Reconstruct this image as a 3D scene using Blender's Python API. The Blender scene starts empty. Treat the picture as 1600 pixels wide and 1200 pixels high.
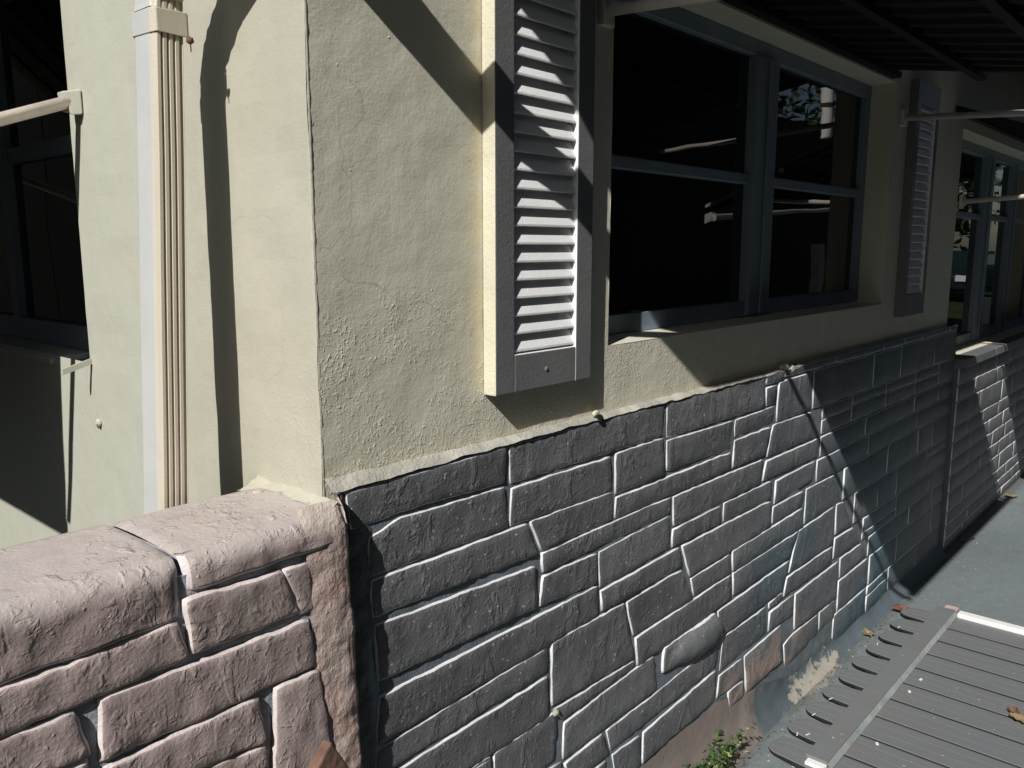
import bpy, bmesh, math, random
from mathutils import Vector, noise, geometry, Matrix

# ------------------------------------------------------------------ camera
scn = bpy.context.scene
COL = scn.collection
cam_d = bpy.data.cameras.new('camera')
cam = bpy.data.objects.new('camera', cam_d)
COL.objects.link(cam)
cam_d.sensor_width = 36.0
cam_d.lens = 36.0 * 1300.0 / 1600.0
cam_d.clip_start = 0.02
cam_d.clip_end = 400.0
_r = Vector((0.66396673, -0.74776212, 0.0))
_u = Vector((0.12201098, 0.10833824, 0.98659827))
_f = Vector((0.73774081, 0.65506843, -0.16316818))
cam.matrix_world = Matrix(((_r.x, _u.x, -_f.x, 0.0), (_r.y, _u.y, -_f.y, 0.0),
                           (_r.z, _u.z, -_f.z, 1.5), (0, 0, 0, 1)))
scn.camera = cam

# ------------------------------------------------------------------ light
SUN = Vector((1.0, 0.33, -0.87)).normalized()          # the way the sunlight travels
elev = math.asin(-SUN.z)
azim = math.atan2(-SUN.x, -SUN.y)
world = bpy.data.worlds.new('World')
scn.world = world
world.use_nodes = True
wn = world.node_tree
wn.nodes.clear()
sky = wn.nodes.new('ShaderNodeTexSky')
sky.sky_type = 'NISHITA'
sky.sun_disc = False
sky.sun_elevation = elev
sky.sun_rotation = azim
sky.air_density = 1.0
sky.dust_density = 1.0
sky.ozone_density = 1.0
bg = wn.nodes.new('ShaderNodeBackground')
bg.inputs['Strength'].default_value = 0.05
wo = wn.nodes.new('ShaderNodeOutputWorld')
wn.links.new(sky.outputs[0], bg.inputs[0])
wn.links.new(bg.outputs[0], wo.inputs[0])
sun_d = bpy.data.lights.new('sun', 'SUN')
sun_d.energy = 4.9
sun_d.angle = math.radians(0.5)
sun_d.color = (1.0, 0.97, 0.92)
sun = bpy.data.objects.new('sun', sun_d)
COL.objects.link(sun)
sun.rotation_euler = SUN.to_track_quat('-Z', 'Y').to_euler()
sun.location = (-6, -3, 7)
scn.view_settings.view_transform = 'Standard'
scn.view_settings.look = 'None'
scn.view_settings.exposure = 0.0
scn.view_settings.gamma = 1.0
scn.view_settings.use_curve_mapping = False

rnd = random.Random(7)
D = 1.05            # the side wall stands in the plane y = D
XC = 0.739          # the front wall stands in the plane x = XC
DOWN = 0.87 / 0.33

# ------------------------------------------------------------------ materials
def nn(t, kind, **kw):
    n = t.nodes.new(kind)
    for k, v in kw.items():
        if k.startswith('i_'):
            n.inputs[int(k[2:])].default_value = v
        else:
            setattr(n, k, v)
    return n

def L(t, a, b):
    t.links.new(a, b)

def tex(t, scale, detail=3.0, rough=0.55, vec=None, dist=0.0):
    n = nn(t, 'ShaderNodeTexNoise')
    n.inputs['Scale'].default_value = scale
    n.inputs['Detail'].default_value = detail
    n.inputs['Roughness'].default_value = rough
    n.inputs['Distortion'].default_value = dist
    if vec is not None:
        L(t, vec, n.inputs['Vector'])
    return n.outputs['Fac']

def ramp(t, fac, stops):
    n = nn(t, 'ShaderNodeValToRGB')
    e = n.color_ramp.elements
    while len(e) < len(stops):
        e.new(0.5)
    for i, (p, c) in enumerate(stops):
        e[i].position = p
        e[i].color = (c[0], c[1], c[2], 1) if isinstance(c, (tuple, list)) else (c, c, c, 1)
    L(t, fac, n.inputs[0])
    return n.outputs[0]

def mapr(t, v, a, b, c=0.0, d=1.0, smooth=True):
    n = nn(t, 'ShaderNodeMapRange')
    if smooth:
        n.interpolation_type = 'SMOOTHSTEP'
    L(t, v, n.inputs[0])
    for i, x in enumerate((a, b, c, d)):
        n.inputs[i + 1].default_value = x
    return n.outputs[0]

def mth(t, op, a, b=None):
    n = nn(t, 'ShaderNodeMath', operation=op)
    for i, x in enumerate((a, b)):
        if x is None:
            continue
        if isinstance(x, (int, float)):
            n.inputs[i].default_value = x
        else:
            L(t, x, n.inputs[i])
    return n.outputs[0]

def mixc(t, fac, a, b, mode='MIX'):
    n = nn(t, 'ShaderNodeMix', data_type='RGBA', blend_type=mode)
    if isinstance(fac, (int, float)):
        n.inputs[0].default_value = fac
    else:
        L(t, fac, n.inputs[0])
    for i, x in ((6, a), (7, b)):
        if isinstance(x, (tuple, list)):
            n.inputs[i].default_value = (x[0], x[1], x[2], 1)
        else:
            L(t, x, n.inputs[i])
    return n.outputs[2]

def base(name, rough=0.6, spec=0.4):
    m = bpy.data.materials.new(name)
    m.use_nodes = True
    t = m.node_tree
    p = t.nodes['Principled BSDF']
    p.inputs['Roughness'].default_value = rough
    p.inputs['Specular IOR Level'].default_value = spec
    g = nn(t, 'ShaderNodeNewGeometry')
    s = nn(t, 'ShaderNodeSeparateXYZ')
    L(t, g.outputs['Position'], s.inputs[0])
    return m, t, p, g.outputs['Position'], s

def bump(t, p, height, dist=0.002, strength=1.0, prev=None):
    n = nn(t, 'ShaderNodeBump')
    n.inputs['Strength'].default_value = strength
    n.inputs['Distance'].default_value = dist
    L(t, height, n.inputs['Height'])
    if prev is not None:
        L(t, prev, n.inputs['Normal'])
    L(t, n.outputs[0], p.inputs['Normal'])
    return n.outputs[0]

def vscale(t, pos, sx, sy, sz, rot=(0, 0, 0)):
    n = nn(t, 'ShaderNodeMapping')
    n.inputs['Scale'].default_value = (sx, sy, sz)
    n.inputs['Rotation'].default_value = rot
    L(t, pos, n.inputs[0])
    return n.outputs[0]

def plain(name, col, var=0.12, scale=6.0, rough=0.6, spec=0.4, bs=180.0, bd=0.0006, dirt=None):
    m, t, p, pos, s = base(name, rough, spec)
    c = mixc(t, ramp(t, tex(t, scale, 5, 0.6, pos), [(0.3, 0), (0.7, 1)]),
             tuple(x * (1 - var) for x in col), tuple(min(1, x * (1 + var)) for x in col))
    if dirt:
        c = mixc(t, ramp(t, tex(t, scale * 7, 6, 0.7, pos), [(0.60, 0), (0.72, 1)]), c, dirt)
    L(t, c, p.inputs['Base Color'])
    if bd:
        bump(t, p, tex(t, bs, 4, 0.6, pos), bd)
    return m

def pimples(t, pos, scale, keep, size=0.30):
    """scattered small round lumps, as in gritty paint"""
    v = nn(t, 'ShaderNodeTexVoronoi')
    v.inputs['Scale'].default_value = scale
    v.inputs['Randomness'].default_value = 1.0
    w = tex(t, scale * 0.6, 2, 0.5, pos)
    jitter = nn(t, 'ShaderNodeVectorMath', operation='ADD')
    L(t, pos, jitter.inputs[0])
    sc = nn(t, 'ShaderNodeVectorMath', operation='SCALE')
    nz = nn(t, 'ShaderNodeTexNoise')
    nz.inputs['Scale'].default_value = scale * 0.8
    L(t, pos, nz.inputs['Vector'])
    L(t, nz.outputs['Color'], sc.inputs[0])
    sc.inputs['Scale'].default_value = 0.7 / scale
    L(t, sc.outputs[0], jitter.inputs[1])
    L(t, jitter.outputs[0], v.inputs['Vector'])
    dot = mapr(t, v.outputs['Distance'], size, size * 0.35)
    sel = nn(t, 'ShaderNodeSeparateColor')
    L(t, v.outputs['Color'], sel.inputs[0])
    pick = mapr(t, sel.outputs[0], 1 - keep, 1 - keep + 0.05)
    return mth(t, 'MULTIPLY', dot, pick)

def m_stucco(name, front=False):
    m, t, p, pos, s = base(name, 0.55, 0.35)
    big = tex(t, 2.2, 4, 0.6, pos)
    c = mixc(t, ramp(t, big, [(0.35, 0), (0.65, 1)]), (0.69, 0.665, 0.535), (0.75, 0.725, 0.60))
    mid = tex(t, 17, 6, 0.65, pos)
    c = mixc(t, ramp(t, mid, [(0.35, 0), (0.75, 0.35)]), c, (0.62, 0.60, 0.50))
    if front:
        c = mixc(t, 0.655, (0.02, 0.02, 0.01), c)  # same paint as the side wall, darkened to offset the direct sun
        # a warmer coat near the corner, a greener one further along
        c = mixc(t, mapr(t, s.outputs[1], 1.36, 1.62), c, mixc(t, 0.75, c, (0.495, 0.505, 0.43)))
    else:
        # thick yellow paint run along the shutter edge and down by the stone
        band = mth(t, 'SUBTRACT', mapr(t, s.outputs[0], 1.045, 1.085), mapr(t, s.outputs[0], 1.095, 1.11))
        band = mth(t, 'MULTIPLY', band, mth(t, 'MULTIPLY', mapr(t, mid, 0.3, 0.6), mapr(t, s.outputs[2], 1.2, 1.3)))
        c = mixc(t, mth(t, 'MULTIPLY', band, 0.6), c, (0.70, 0.60, 0.38))
        low = mth(t, 'MULTIPLY', mapr(t, s.outputs[2], 1.19, 1.14), mapr(t, tex(t, 30, 3, 0.6, pos), 0.35, 0.6))
        c = mixc(t, mth(t, 'MULTIPLY', low, 0.6), c, (0.82, 0.76, 0.56))
    cw = nn(t, 'ShaderNodeVectorMath', operation='ADD')
    cn = nn(t, 'ShaderNodeTexNoise')
    cn.inputs['Scale'].default_value = 9
    cs = nn(t, 'ShaderNodeVectorMath', operation='SCALE')
    L(t, pos, cn.inputs['Vector']); L(t, cn.outputs['Color'], cs.inputs[0]); cs.inputs['Scale'].default_value = 0.14
    L(t, pos, cw.inputs[0]); L(t, cs.outputs[0], cw.inputs[1])
    cv = nn(t, 'ShaderNodeTexVoronoi', feature='DISTANCE_TO_EDGE')
    cv.inputs['Scale'].default_value = 1.9
    L(t, cw.outputs[0], cv.inputs['Vector'])
    crack = mapr(t, cv.outputs['Distance'], 0.0035, 0.001)
    crack = mth(t, 'MULTIPLY', crack, ramp(t, tex(t, 3.3, 3, 0.5, pos), [(0.50, 0), (0.58, 1)]))
    c = mixc(t, mth(t, 'MULTIPLY', crack, 0.45), c, (0.40, 0.36, 0.27))
    streak = ramp(t, tex(t, 10, 4, 0.6, vscale(t, pos, 1.6, 1.6, 0.12)), [(0.55, 0), (0.75, 1)])
    c = mixc(t, mth(t, 'MULTIPLY', streak, 0.16), c, (0.50, 0.46, 0.36))
    spots = ramp(t, tex(t, 90, 2, 0.5, pos), [(0.73, 0), (0.78, 1)])
    c = mixc(t, mth(t, 'MULTIPLY', spots, 0.45), c, (0.42, 0.39, 0.30))
    L(t, c, p.inputs['Base Color'])
    # relief: trowel waves, fine grain, and gritty patches of thick paint low on the side wall
    waves = tex(t, 14, 3, 0.5, pos)
    fine = tex(t, 210, 4, 0.62, pos)
    b = bump(t, p, waves, 0.006, 0.4)
    b = bump(t, p, fine, 0.0007, 0.8, b)
    gn = tex(t, 150, 3, 0.55, pos, 0.3)
    grit = mth(t, 'ADD', ramp(t, gn, [(0.50, 0), (0.68, 1)]), mth(t, 'MULTIPLY', pimples(t, pos, 150, 0.25, 0.42), 0.9))
    grit = mth(t, 'MULTIPLY', grit, ramp(t, tex(t, 40, 3, 0.6, pos), [(0.35, 0.15), (0.62, 1)]))
    if front:
        zone = mth(t, 'MULTIPLY', mapr(t, s.outputs[2], 1.45, 1.15), mapr(t, s.outputs[1], 1.35, 1.1))
        zone = mth(t, 'MULTIPLY', zone, 0.5)
    else:
        zone = mapr(t, s.outputs[2], 1.47, 1.34)
        zone = mth(t, 'MULTIPLY', zone, ramp(t, tex(t, 7, 3, 0.6, pos), [(0.36, 0.1), (0.58, 1)]))
    h = mth(t, 'MULTIPLY', grit, zone)
    b = bump(t, p, h, 0.0015, 0.9, b)
    bump(t, p, pimples(t, pos, 60, 0.05, 0.16), 0.0015, 0.8, b)
    return m

def m_stone(name, colA, colB, patch=None, cut=None, pink=False, bd=0.004):
    """paint over rough cast stone: blotches, drips and pits"""
    m, t, p, pos, s = base(name, 0.5, 0.35)
    c = mixc(t, ramp(t, tex(t, 9, 5, 0.65, pos), [(0.32, 0), (0.68, 1)]), colA, colB)
    oi = nn(t, 'ShaderNodeObjectInfo')
    c = mixc(t, mth(t, 'MULTIPLY', mapr(t, oi.outputs['Random'], 0.0, 0.5, 1.0, 0.0, False), 0.22), c, tuple(x * 0.6 for x in colA))
    c = mixc(t, mth(t, 'MULTIPLY', mapr(t, oi.outputs['Random'], 0.6, 1.0, 0.0, 1.0, False), 0.25), c, tuple(min(1, x * 1.45) for x in colB))
    if patch:
        # blue grey overspray further along the wall
        f = mth(t, 'MULTIPLY', mth(t, 'MULTIPLY', mapr(t, s.outputs[0], 2.1, 2.45), mapr(t, s.outputs[0], 4.0, 3.5)), ramp(t, tex(t, 1.7, 3, 0.5, pos), [(0.40, 0.15), (0.55, 1)]))
        c = mixc(t, f, c, patch)
        f2 = mth(t, 'MULTIPLY', mapr(t, s.outputs[2], 0.34, 0.18), mapr(t, s.outputs[0], 2.75, 2.45))
        f2 = mth(t, 'MULTIPLY', f2, ramp(t, tex(t, 11, 4, 0.6, pos), [(0.36, 0.0), (0.5, 1)]))
        f2 = mth(t, 'MULTIPLY', f2, mapr(t, s.outputs[0], 1.95, 2.1))
        c = mixc(t, f2, c, (0.36, 0.28, 0.245))
        sp = ramp(t, tex(t, 33, 5, 0.75, vscale(t, pos, 2.2, 1, 0.5)), [(0.64, 0), (0.70, 1)])
        c = mixc(t, mth(t, 'MULTIPLY', sp, 0.35), c, (0.40, 0.47, 0.52))
    if pink:
        f = mapr(t, s.outputs[2], 1.065, 1.100)
        f = mth(t, 'MULTIPLY', f, ramp(t, tex(t, 14, 5, 0.7, pos), [(0.2, 0.35), (0.5, 1)]))
        c = mixc(t, f, c, (0.51, 0.455, 0.43))
        red = ramp(t, tex(t, 13, 5, 0.7, vscale(t, pos, 1, 1, 1.6)), [(0.60, 0), (0.72, 1)])
        c = mixc(t, mth(t, 'MULTIPLY', red, 0.45), c, (0.56, 0.33, 0.27))
    dust = ramp(t, tex(t, 6, 6, 0.75, vscale(t, pos, 1.0, 1.0, 0.45)), [(0.48, 0), (0.72, 1)])
    c = mixc(t, mth(t, 'MULTIPLY', dust, 0.35), c, (0.23, 0.225, 0.215) if not pink else (0.42, 0.38, 0.35))
    grime = ramp(t, tex(t, 24, 6, 0.75, pos), [(0.58, 0), (0.70, 1)])
    c = mixc(t, mth(t, 'MULTIPLY', grime, 0.35), c, (0.07, 0.07, 0.07) if not pink else (0.20, 0.165, 0.15))
    chips = ramp(t, tex(t, 120, 2, 0.5, pos), [(0.70, 0), (0.73, 1)])
    c = mixc(t, mth(t, 'MULTIPLY', chips, 0.8), c, (0.62, 0.62, 0.60))
    L(t, c, p.inputs['Base Color'])
    big = tex(t, 13, 3, 0.5, pos)
    b = bump(t, p, big, 0.005, 0.5)
    zone = ramp(t, tex(t, 11, 2, 0.5, pos), [(0.40, 0.0), (0.58, 1)])
    drips = tex(t, 15, 3, 0.5, vscale(t, pos, 1.5, 1.0, 0.7, (0, 0.45, 0)), 0.5)
    d = mth(t, 'MULTIPLY', ramp(t, drips, [(0.56, 0), (0.60, 0.7), (0.70, 1)]), zone)
    b = bump(t, p, d, bd * (0.8 if pink else 0.9), 0.6, b)
    lumps = ramp(t, tex(t, 52, 4, 0.55, pos, 0.6), [(0.54, 0), (0.60, 0.5), (0.72, 1)])
    b = bump(t, p, mth(t, 'MULTIPLY', lumps, mth(t, 'ADD', mth(t, 'MULTIPLY', zone, 0.85), 0.15)), bd * 0.6, 0.8, b)
    b = bump(t, p, pimples(t, pos, 110, 0.10, 0.36), 0.0012, 0.7, b)
    sand = ramp(t, tex(t, 170, 4, 0.6, pos), [(0.42, 0), (0.70, 1)])
    b = bump(t, p, sand, 0.0005 if pink else 0.0007, 0.8, b)
    return m

def worn_patch(t, c, pos, s):
    """the spot beside the wall where the paint has come off"""
    dx = mth(t, 'DIVIDE', mth(t, 'SUBTRACT', s.outputs[0], 2.74), 0.30)
    dy = mth(t, 'DIVIDE', mth(t, 'SUBTRACT', s.outputs[1], 0.995), 0.045)
    r = mth(t, 'ADD', mth(t, 'MULTIPLY', dx, dx), mth(t, 'MULTIPLY', dy, dy))
    r = mth(t, 'ADD', r, mth(t, 'MULTIPLY', mth(t, 'SUBTRACT', tex(t, 14, 6, 0.75, pos), 0.5), 4.5))
    worn = mapr(t, r, 0.55, 0.35)
    wc = mixc(t, tex(t, 60, 5, 0.7, pos), (0.50, 0.49, 0.43), (0.30, 0.26, 0.22))
    return mixc(t, worn, c, wc), worn

def m_plinth():
    m, t, p, pos, s = base('faded_plinth', 0.6, 0.3)
    pk = mixc(t, ramp(t, tex(t, 9, 5, 0.65, pos), [(0.32, 0), (0.68, 1)]), (0.24, 0.20, 0.185), (0.31, 0.255, 0.23))
    gr = mixc(t, ramp(t, tex(t, 9, 5, 0.65, pos), [(0.32, 0), (0.68, 1)]), (0.09, 0.115, 0.13), (0.13, 0.165, 0.185))
    n = mth(t, 'MULTIPLY', mth(t, 'SUBTRACT', tex(t, 5, 5, 0.65, pos), 0.5), 0.9)
    f = mapr(t, mth(t, 'ADD', s.outputs[0], n), 2.28, 2.38)
    c = mixc(t, f, pk, gr)
    c, worn = worn_patch(t, c, pos, s)
    L(t, c, p.inputs['Base Color'])
    b = bump(t, p, tex(t, 20, 4, 0.6, pos), 0.006, 0.4)
    bump(t, p, tex(t, 180, 4, 0.6, pos), 0.0012, 0.6, b)
    return m

def m_slab():
    m, t, p, pos, s = base('painted_concrete', 0.62, 0.4)
    c = mixc(t, ramp(t, tex(t, 1.6, 6, 0.6, pos), [(0.35, 0), (0.65, 1)]), (0.155, 0.187, 0.195), (0.205, 0.24, 0.245))
    c = mixc(t, ramp(t, tex(t, 26, 6, 0.75, pos), [(0.45, 0), (0.8, 0.6)]), c, (0.25, 0.27, 0.27))
    c, worn = worn_patch(t, c, pos, s)
    # pink paint that ran over from the wall foot
    f = mth(t, 'MULTIPLY', mapr(t, s.outputs[0], 2.35, 2.0), mapr(t, mth(t, 'ADD', s.outputs[1], mth(t, 'MULTIPLY', tex(t, 12, 4, 0.6, pos), 0.05)), 0.985, 1.03))
    c = mixc(t, f, c, (0.26, 0.22, 0.205))
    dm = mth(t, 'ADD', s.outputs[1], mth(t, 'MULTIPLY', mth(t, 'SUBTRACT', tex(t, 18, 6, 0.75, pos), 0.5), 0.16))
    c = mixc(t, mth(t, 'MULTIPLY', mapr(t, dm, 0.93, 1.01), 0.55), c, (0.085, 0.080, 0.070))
    st = ramp(t, tex(t, 3.2, 7, 0.75, pos), [(0.50, 0), (0.64, 1)])
    c = mixc(t, mth(t, 'MULTIPLY', st, 0.35), c, (0.115, 0.115, 0.108))
    fl = ramp(t, tex(t, 70, 2, 0.5, pos), [(0.72, 0), (0.74, 1)])
    c = mixc(t, fl, c, (0.60, 0.60, 0.58))
    L(t, c, p.inputs['Base Color'])
    b = bump(t, p, tex(t, 8, 4, 0.6, pos), 0.010, 0.4)
    b = bump(t, p, tex(t, 240, 4, 0.7, pos), 0.0012, 0.7, b)
    bump(t, p, worn, 0.0015, 1.0, b)
    return m

def m_metal_slat():
    m, t, p, pos, s = base('weathered_grey_metal', 0.5, 0.4)
    st = tex(t, 40, 5, 0.65, vscale(t, pos, 1.0, 0.07, 1.0))
    c = mixc(t, ramp(t, st, [(0.2, 0), (0.8, 1)]), (0.165, 0.180, 0.186), (0.185, 0.198, 0.203))
    c = mixc(t, ramp(t, tex(t, 6, 5, 0.6, pos), [(0.45, 0), (0.75, 0.5)]), c, (0.20, 0.17, 0.165))
    fl = ramp(t, tex(t, 85, 2, 0.5, pos), [(0.74, 0), (0.76, 1)])
    c = mixc(t, fl, c, (0.60, 0.60, 0.58))
    L(t, c, p.inputs['Base Color'])
    b = bump(t, p, tex(t, 9, 3, 0.5, vscale(t, pos, 1, 0.2, 1)), 0.006, 0.4)
    bump(t, p, tex(t, 200, 3, 0.6, pos), 0.0006, 0.6, b)
    return m

def m_pipe():
    m, t, p, pos, s = base('white_pipe_paint', 0.42, 0.45)
    n = mth(t, 'MULTIPLY', tex(t, 10, 4, 0.6, pos), 1.0)
    c = mixc(t, ramp(t, n, [(0.3, 0), (0.7, 1)]), (0.51, 0.52, 0.505), (0.56, 0.57, 0.555))
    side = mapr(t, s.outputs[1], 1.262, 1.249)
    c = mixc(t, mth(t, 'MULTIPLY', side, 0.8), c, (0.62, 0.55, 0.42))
    low = mapr(t, s.outputs[2], 1.32, 1.18)
    fl = mth(t, 'MULTIPLY', low, ramp(t, tex(t, 45, 5, 0.75, vscale(t, pos, 1, 1, 0.5)), [(0.58, 0), (0.63, 1)]))
    c = mixc(t, mth(t, 'MULTIPLY', fl, side), c, (0.55, 0.50, 0.50))
    L(t, c, p.inputs['Base Color'])
    b = bump(t, p, tex(t, 12, 3, 0.5, vscale(t, pos, 1, 1, 0.3)), 0.003, 0.5)
    bump(t, p, tex(t, 260, 3, 0.6, pos), 0.0005, 0.6, b)
    return m

M = {}
M['cream'] = m_stucco('cream_stucco')
M['cream_front'] = m_stucco('cream_stucco_front', True)
M['stone'] = m_stone('grey_painted_stone', (0.122, 0.124, 0.136), (0.172, 0.173, 0.184), patch=(0.085, 0.135, 0.17))
M['pink'] = m_stone('rosy_painted_stone', (0.345, 0.275, 0.268), (0.43, 0.345, 0.33), pink=True, bd=0.0035)
M['joint'] = plain('pale_joint_paint', (0.76, 0.77, 0.79), 0.14, 25, 0.6, 0.3, 240, 0.0012, dirt=(0.33, 0.36, 0.38))
M['joint_pink'] = plain('pale_rosy_joint_paint', (0.70, 0.63, 0.62), 0.14, 25, 0.6, 0.3, 200, 0.0012, dirt=(0.40, 0.45, 0.50))
M['mortar'] = plain('blue_grey_mortar', (0.17, 0.20, 0.225), 0.3, 20, 0.8, 0.2, 200, 0.002)
M['mortar_pink'] = plain('rosy_mortar', (0.42, 0.44, 0.50), 0.3, 20, 0.8, 0.2, 200, 0.002)
M['fillet'] = plain('pale_mortar_fillet', (0.44, 0.43, 0.375), 0.25, 18, 0.7, 0.3, 160, 0.003, dirt=(0.30, 0.32, 0.33))
M['stone_pale'] = m_stone('pale_grey_painted_stone', (0.16, 0.17, 0.178), (0.21, 0.218, 0.222), bd=0.0012)
M['plinth'] = m_plinth()
M['slab'] = m_slab()
M['slat'] = m_metal_slat()
M['barwhite'] = plain('chalky_white_bar', (0.80, 0.80, 0.78), 0.08, 12, 0.6, 0.3, 120, 0.0004, dirt=(0.40, 0.38, 0.35))
M['gap_shade'] = plain('painted_gap_shade', (0.022, 0.024, 0.026), 0.2, 20, 0.8, 0.2, 80, 0.0003)  # near-black side faces stand in for shadow in the slat gaps
M['bar_lip'] = plain('sunlit_scuffed_lip', (0.30, 0.33, 0.33), 0.2, 20, 0.5, 0.4, 80, 0.0006, dirt=(0.55, 0.55, 0.52))  # paler tone paints in the sunlight on the bar's side
M['barpink'] = plain('pink_bar_end', (0.55, 0.40, 0.38), 0.2, 30, 0.6)
M['pipe'] = m_pipe()
M['shutter_grey'] = plain('grey_shutter_paint', (0.175, 0.175, 0.18), 0.10, 9, 0.42, 0.45, 150, 0.0008)
M['shutter_white'] = plain('white_louvre_paint', (0.86, 0.86, 0.86), 0.05, 14, 0.5, 0.4, 190, 0.0008)
M['shutter_cream'] = plain('cream_shutter_edge', (0.66, 0.625, 0.49), 0.07, 16, 0.5, 0.4, 120, 0.0015)
M['frame'] = plain('blue_grey_window_frame', (0.22, 0.28, 0.34), 0.10, 8, 0.5, 0.4, 150, 0.0005)
M['rod'] = plain('pale_rod_paint', (0.68, 0.60, 0.55), 0.15, 22, 0.5, 0.4, 120, 0.0008, dirt=(0.45, 0.42, 0.45))
M['awning'] = plain('dark_awning_metal', (0.016, 0.015, 0.015), 0.2, 5, 0.7, 0.2, 60, 0.0005)
M['awning_top'] = plain('awning_top_paint', (0.35, 0.35, 0.34), 0.15, 5, 0.6)
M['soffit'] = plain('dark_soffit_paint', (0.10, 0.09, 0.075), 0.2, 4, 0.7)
M['fascia'] = plain('white_fascia_paint', (0.75, 0.74, 0.70), 0.08, 4, 0.5)
M['roof'] = plain('grey_roof_shingle', (0.22, 0.21, 0.20), 0.25, 12, 0.85, 0.2, 60, 0.003)
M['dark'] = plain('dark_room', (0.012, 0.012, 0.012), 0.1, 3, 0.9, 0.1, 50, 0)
M['rust'] = plain('rusty_screw', (0.13, 0.07, 0.045), 0.3, 60, 0.7)
M['board'] = plain('weathered_brown_board', (0.19, 0.115, 0.085), 0.35, 30, 0.75, 0.2, 90, 0.002, dirt=(0.12, 0.07, 0.05))
M['board_dark'] = plain('dark_brown_wall_paint', (0.05, 0.035, 0.03), 0.2, 3, 0.8, 0.2, 60, 0.001)
M['leaf_brown'] = plain('dry_leaf', (0.17, 0.08, 0.05), 0.35, 50, 0.7)
M['litter'] = plain('brown_litter', (0.13, 0.095, 0.06), 0.6, 70, 0.8)
M['leaf_tan'] = plain('tan_dry_leaf', (0.24, 0.18, 0.10), 0.3, 50, 0.7)
M['leaf_green'] = plain('weed_leaf', (0.055, 0.095, 0.03), 0.5, 40, 0.6)
M['leaf_pale'] = plain('pale_weed_leaf', (0.35, 0.40, 0.16), 0.3, 40, 0.6)
M['stem'] = plain('weed_stem', (0.10, 0.09, 0.05), 0.3, 50, 0.7)
M['grass'] = plain('lawn_grass', (0.028, 0.042, 0.016), 0.35, 3, 0.9, 0.1, 60, 0.01)
M['tree'] = plain('tree_leaf', (0.035, 0.06, 0.025), 0.5, 1.2, 0.7, 0.2, 20, 0)
M['bark'] = plain('tree_bark', (0.12, 0.09, 0.07), 0.3, 8, 0.9)
M['car'] = plain('dark_car_paint', (0.006, 0.016, 0.02), 0.05, 2, 0.55, 0.2, 50, 0)
M['tyre'] = plain('black_tyre', (0.02, 0.02, 0.02), 0.1, 5, 0.8)
M['chrome'] = plain('bright_rim', (0.6, 0.6, 0.62), 0.05, 5, 0.25, 0.8, 50, 0)
gm, gt, gp, _, _ = base('dark_window_glass', 0.015, 0.6)
gp.inputs['Base Color'].default_value = (0.006, 0.008, 0.008, 1)
gp.inputs['IOR'].default_value = 1.5
gb = nn(gt, 'ShaderNodeTexNoise')
gb.inputs['Scale'].default_value = 1.6
bump(gt, gp, gb.outputs['Fac'], 0.004, 0.25)
M['glass'] = gm

# ------------------------------------------------------------------ helpers
def mesh_obj(name, verts, faces, mat, parent=None, smooth=False, mats=None, midx=None, label=None, centre=True):
    """links one mesh object; its origin goes to the middle of its shape"""
    vs = [Vector(v) for v in verts]
    if centre and vs:
        lo = Vector((min(v.x for v in vs), min(v.y for v in vs), min(v.z for v in vs)))
        hi = Vector((max(v.x for v in vs), max(v.y for v in vs), max(v.z for v in vs)))
        c = (lo + hi) / 2
    else:
        c = Vector((0, 0, 0))
    me = bpy.data.meshes.new(name)
    me.from_pydata([v - c for v in vs], [], faces)
    for mm in (mats or [mat]):
        me.materials.append(mm)
    if midx:
        me.polygons.foreach_set('material_index', midx)
    if smooth:
        me.polygons.foreach_set('use_smooth', [True] * len(me.polygons))
    me.update()
    o = bpy.data.objects.new(name, me)
    COL.objects.link(o)
    if parent is not None:
        o.parent = parent
        off = Vector((0, 0, 0))
        q = parent
        while q is not None:
            off += q.location
            q = q.parent
        o.location = c - off
    else:
        o.location = c
    if label:
        o['label'] = label
    return o

def thing(name, label, cat, loc=(0, 0, 0), group=None):
    o = bpy.data.objects.new(name, None)
    o.empty_display_size = 0.1
    COL.objects.link(o)
    o.location = loc
    o['label'] = label
    o['category'] = cat
    if group:
        o['group'] = group
    return o

def tag(o, label, cat, group=None):
    o['label'] = label
    o['category'] = cat
    if group:
        o['group'] = group
    return o

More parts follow.
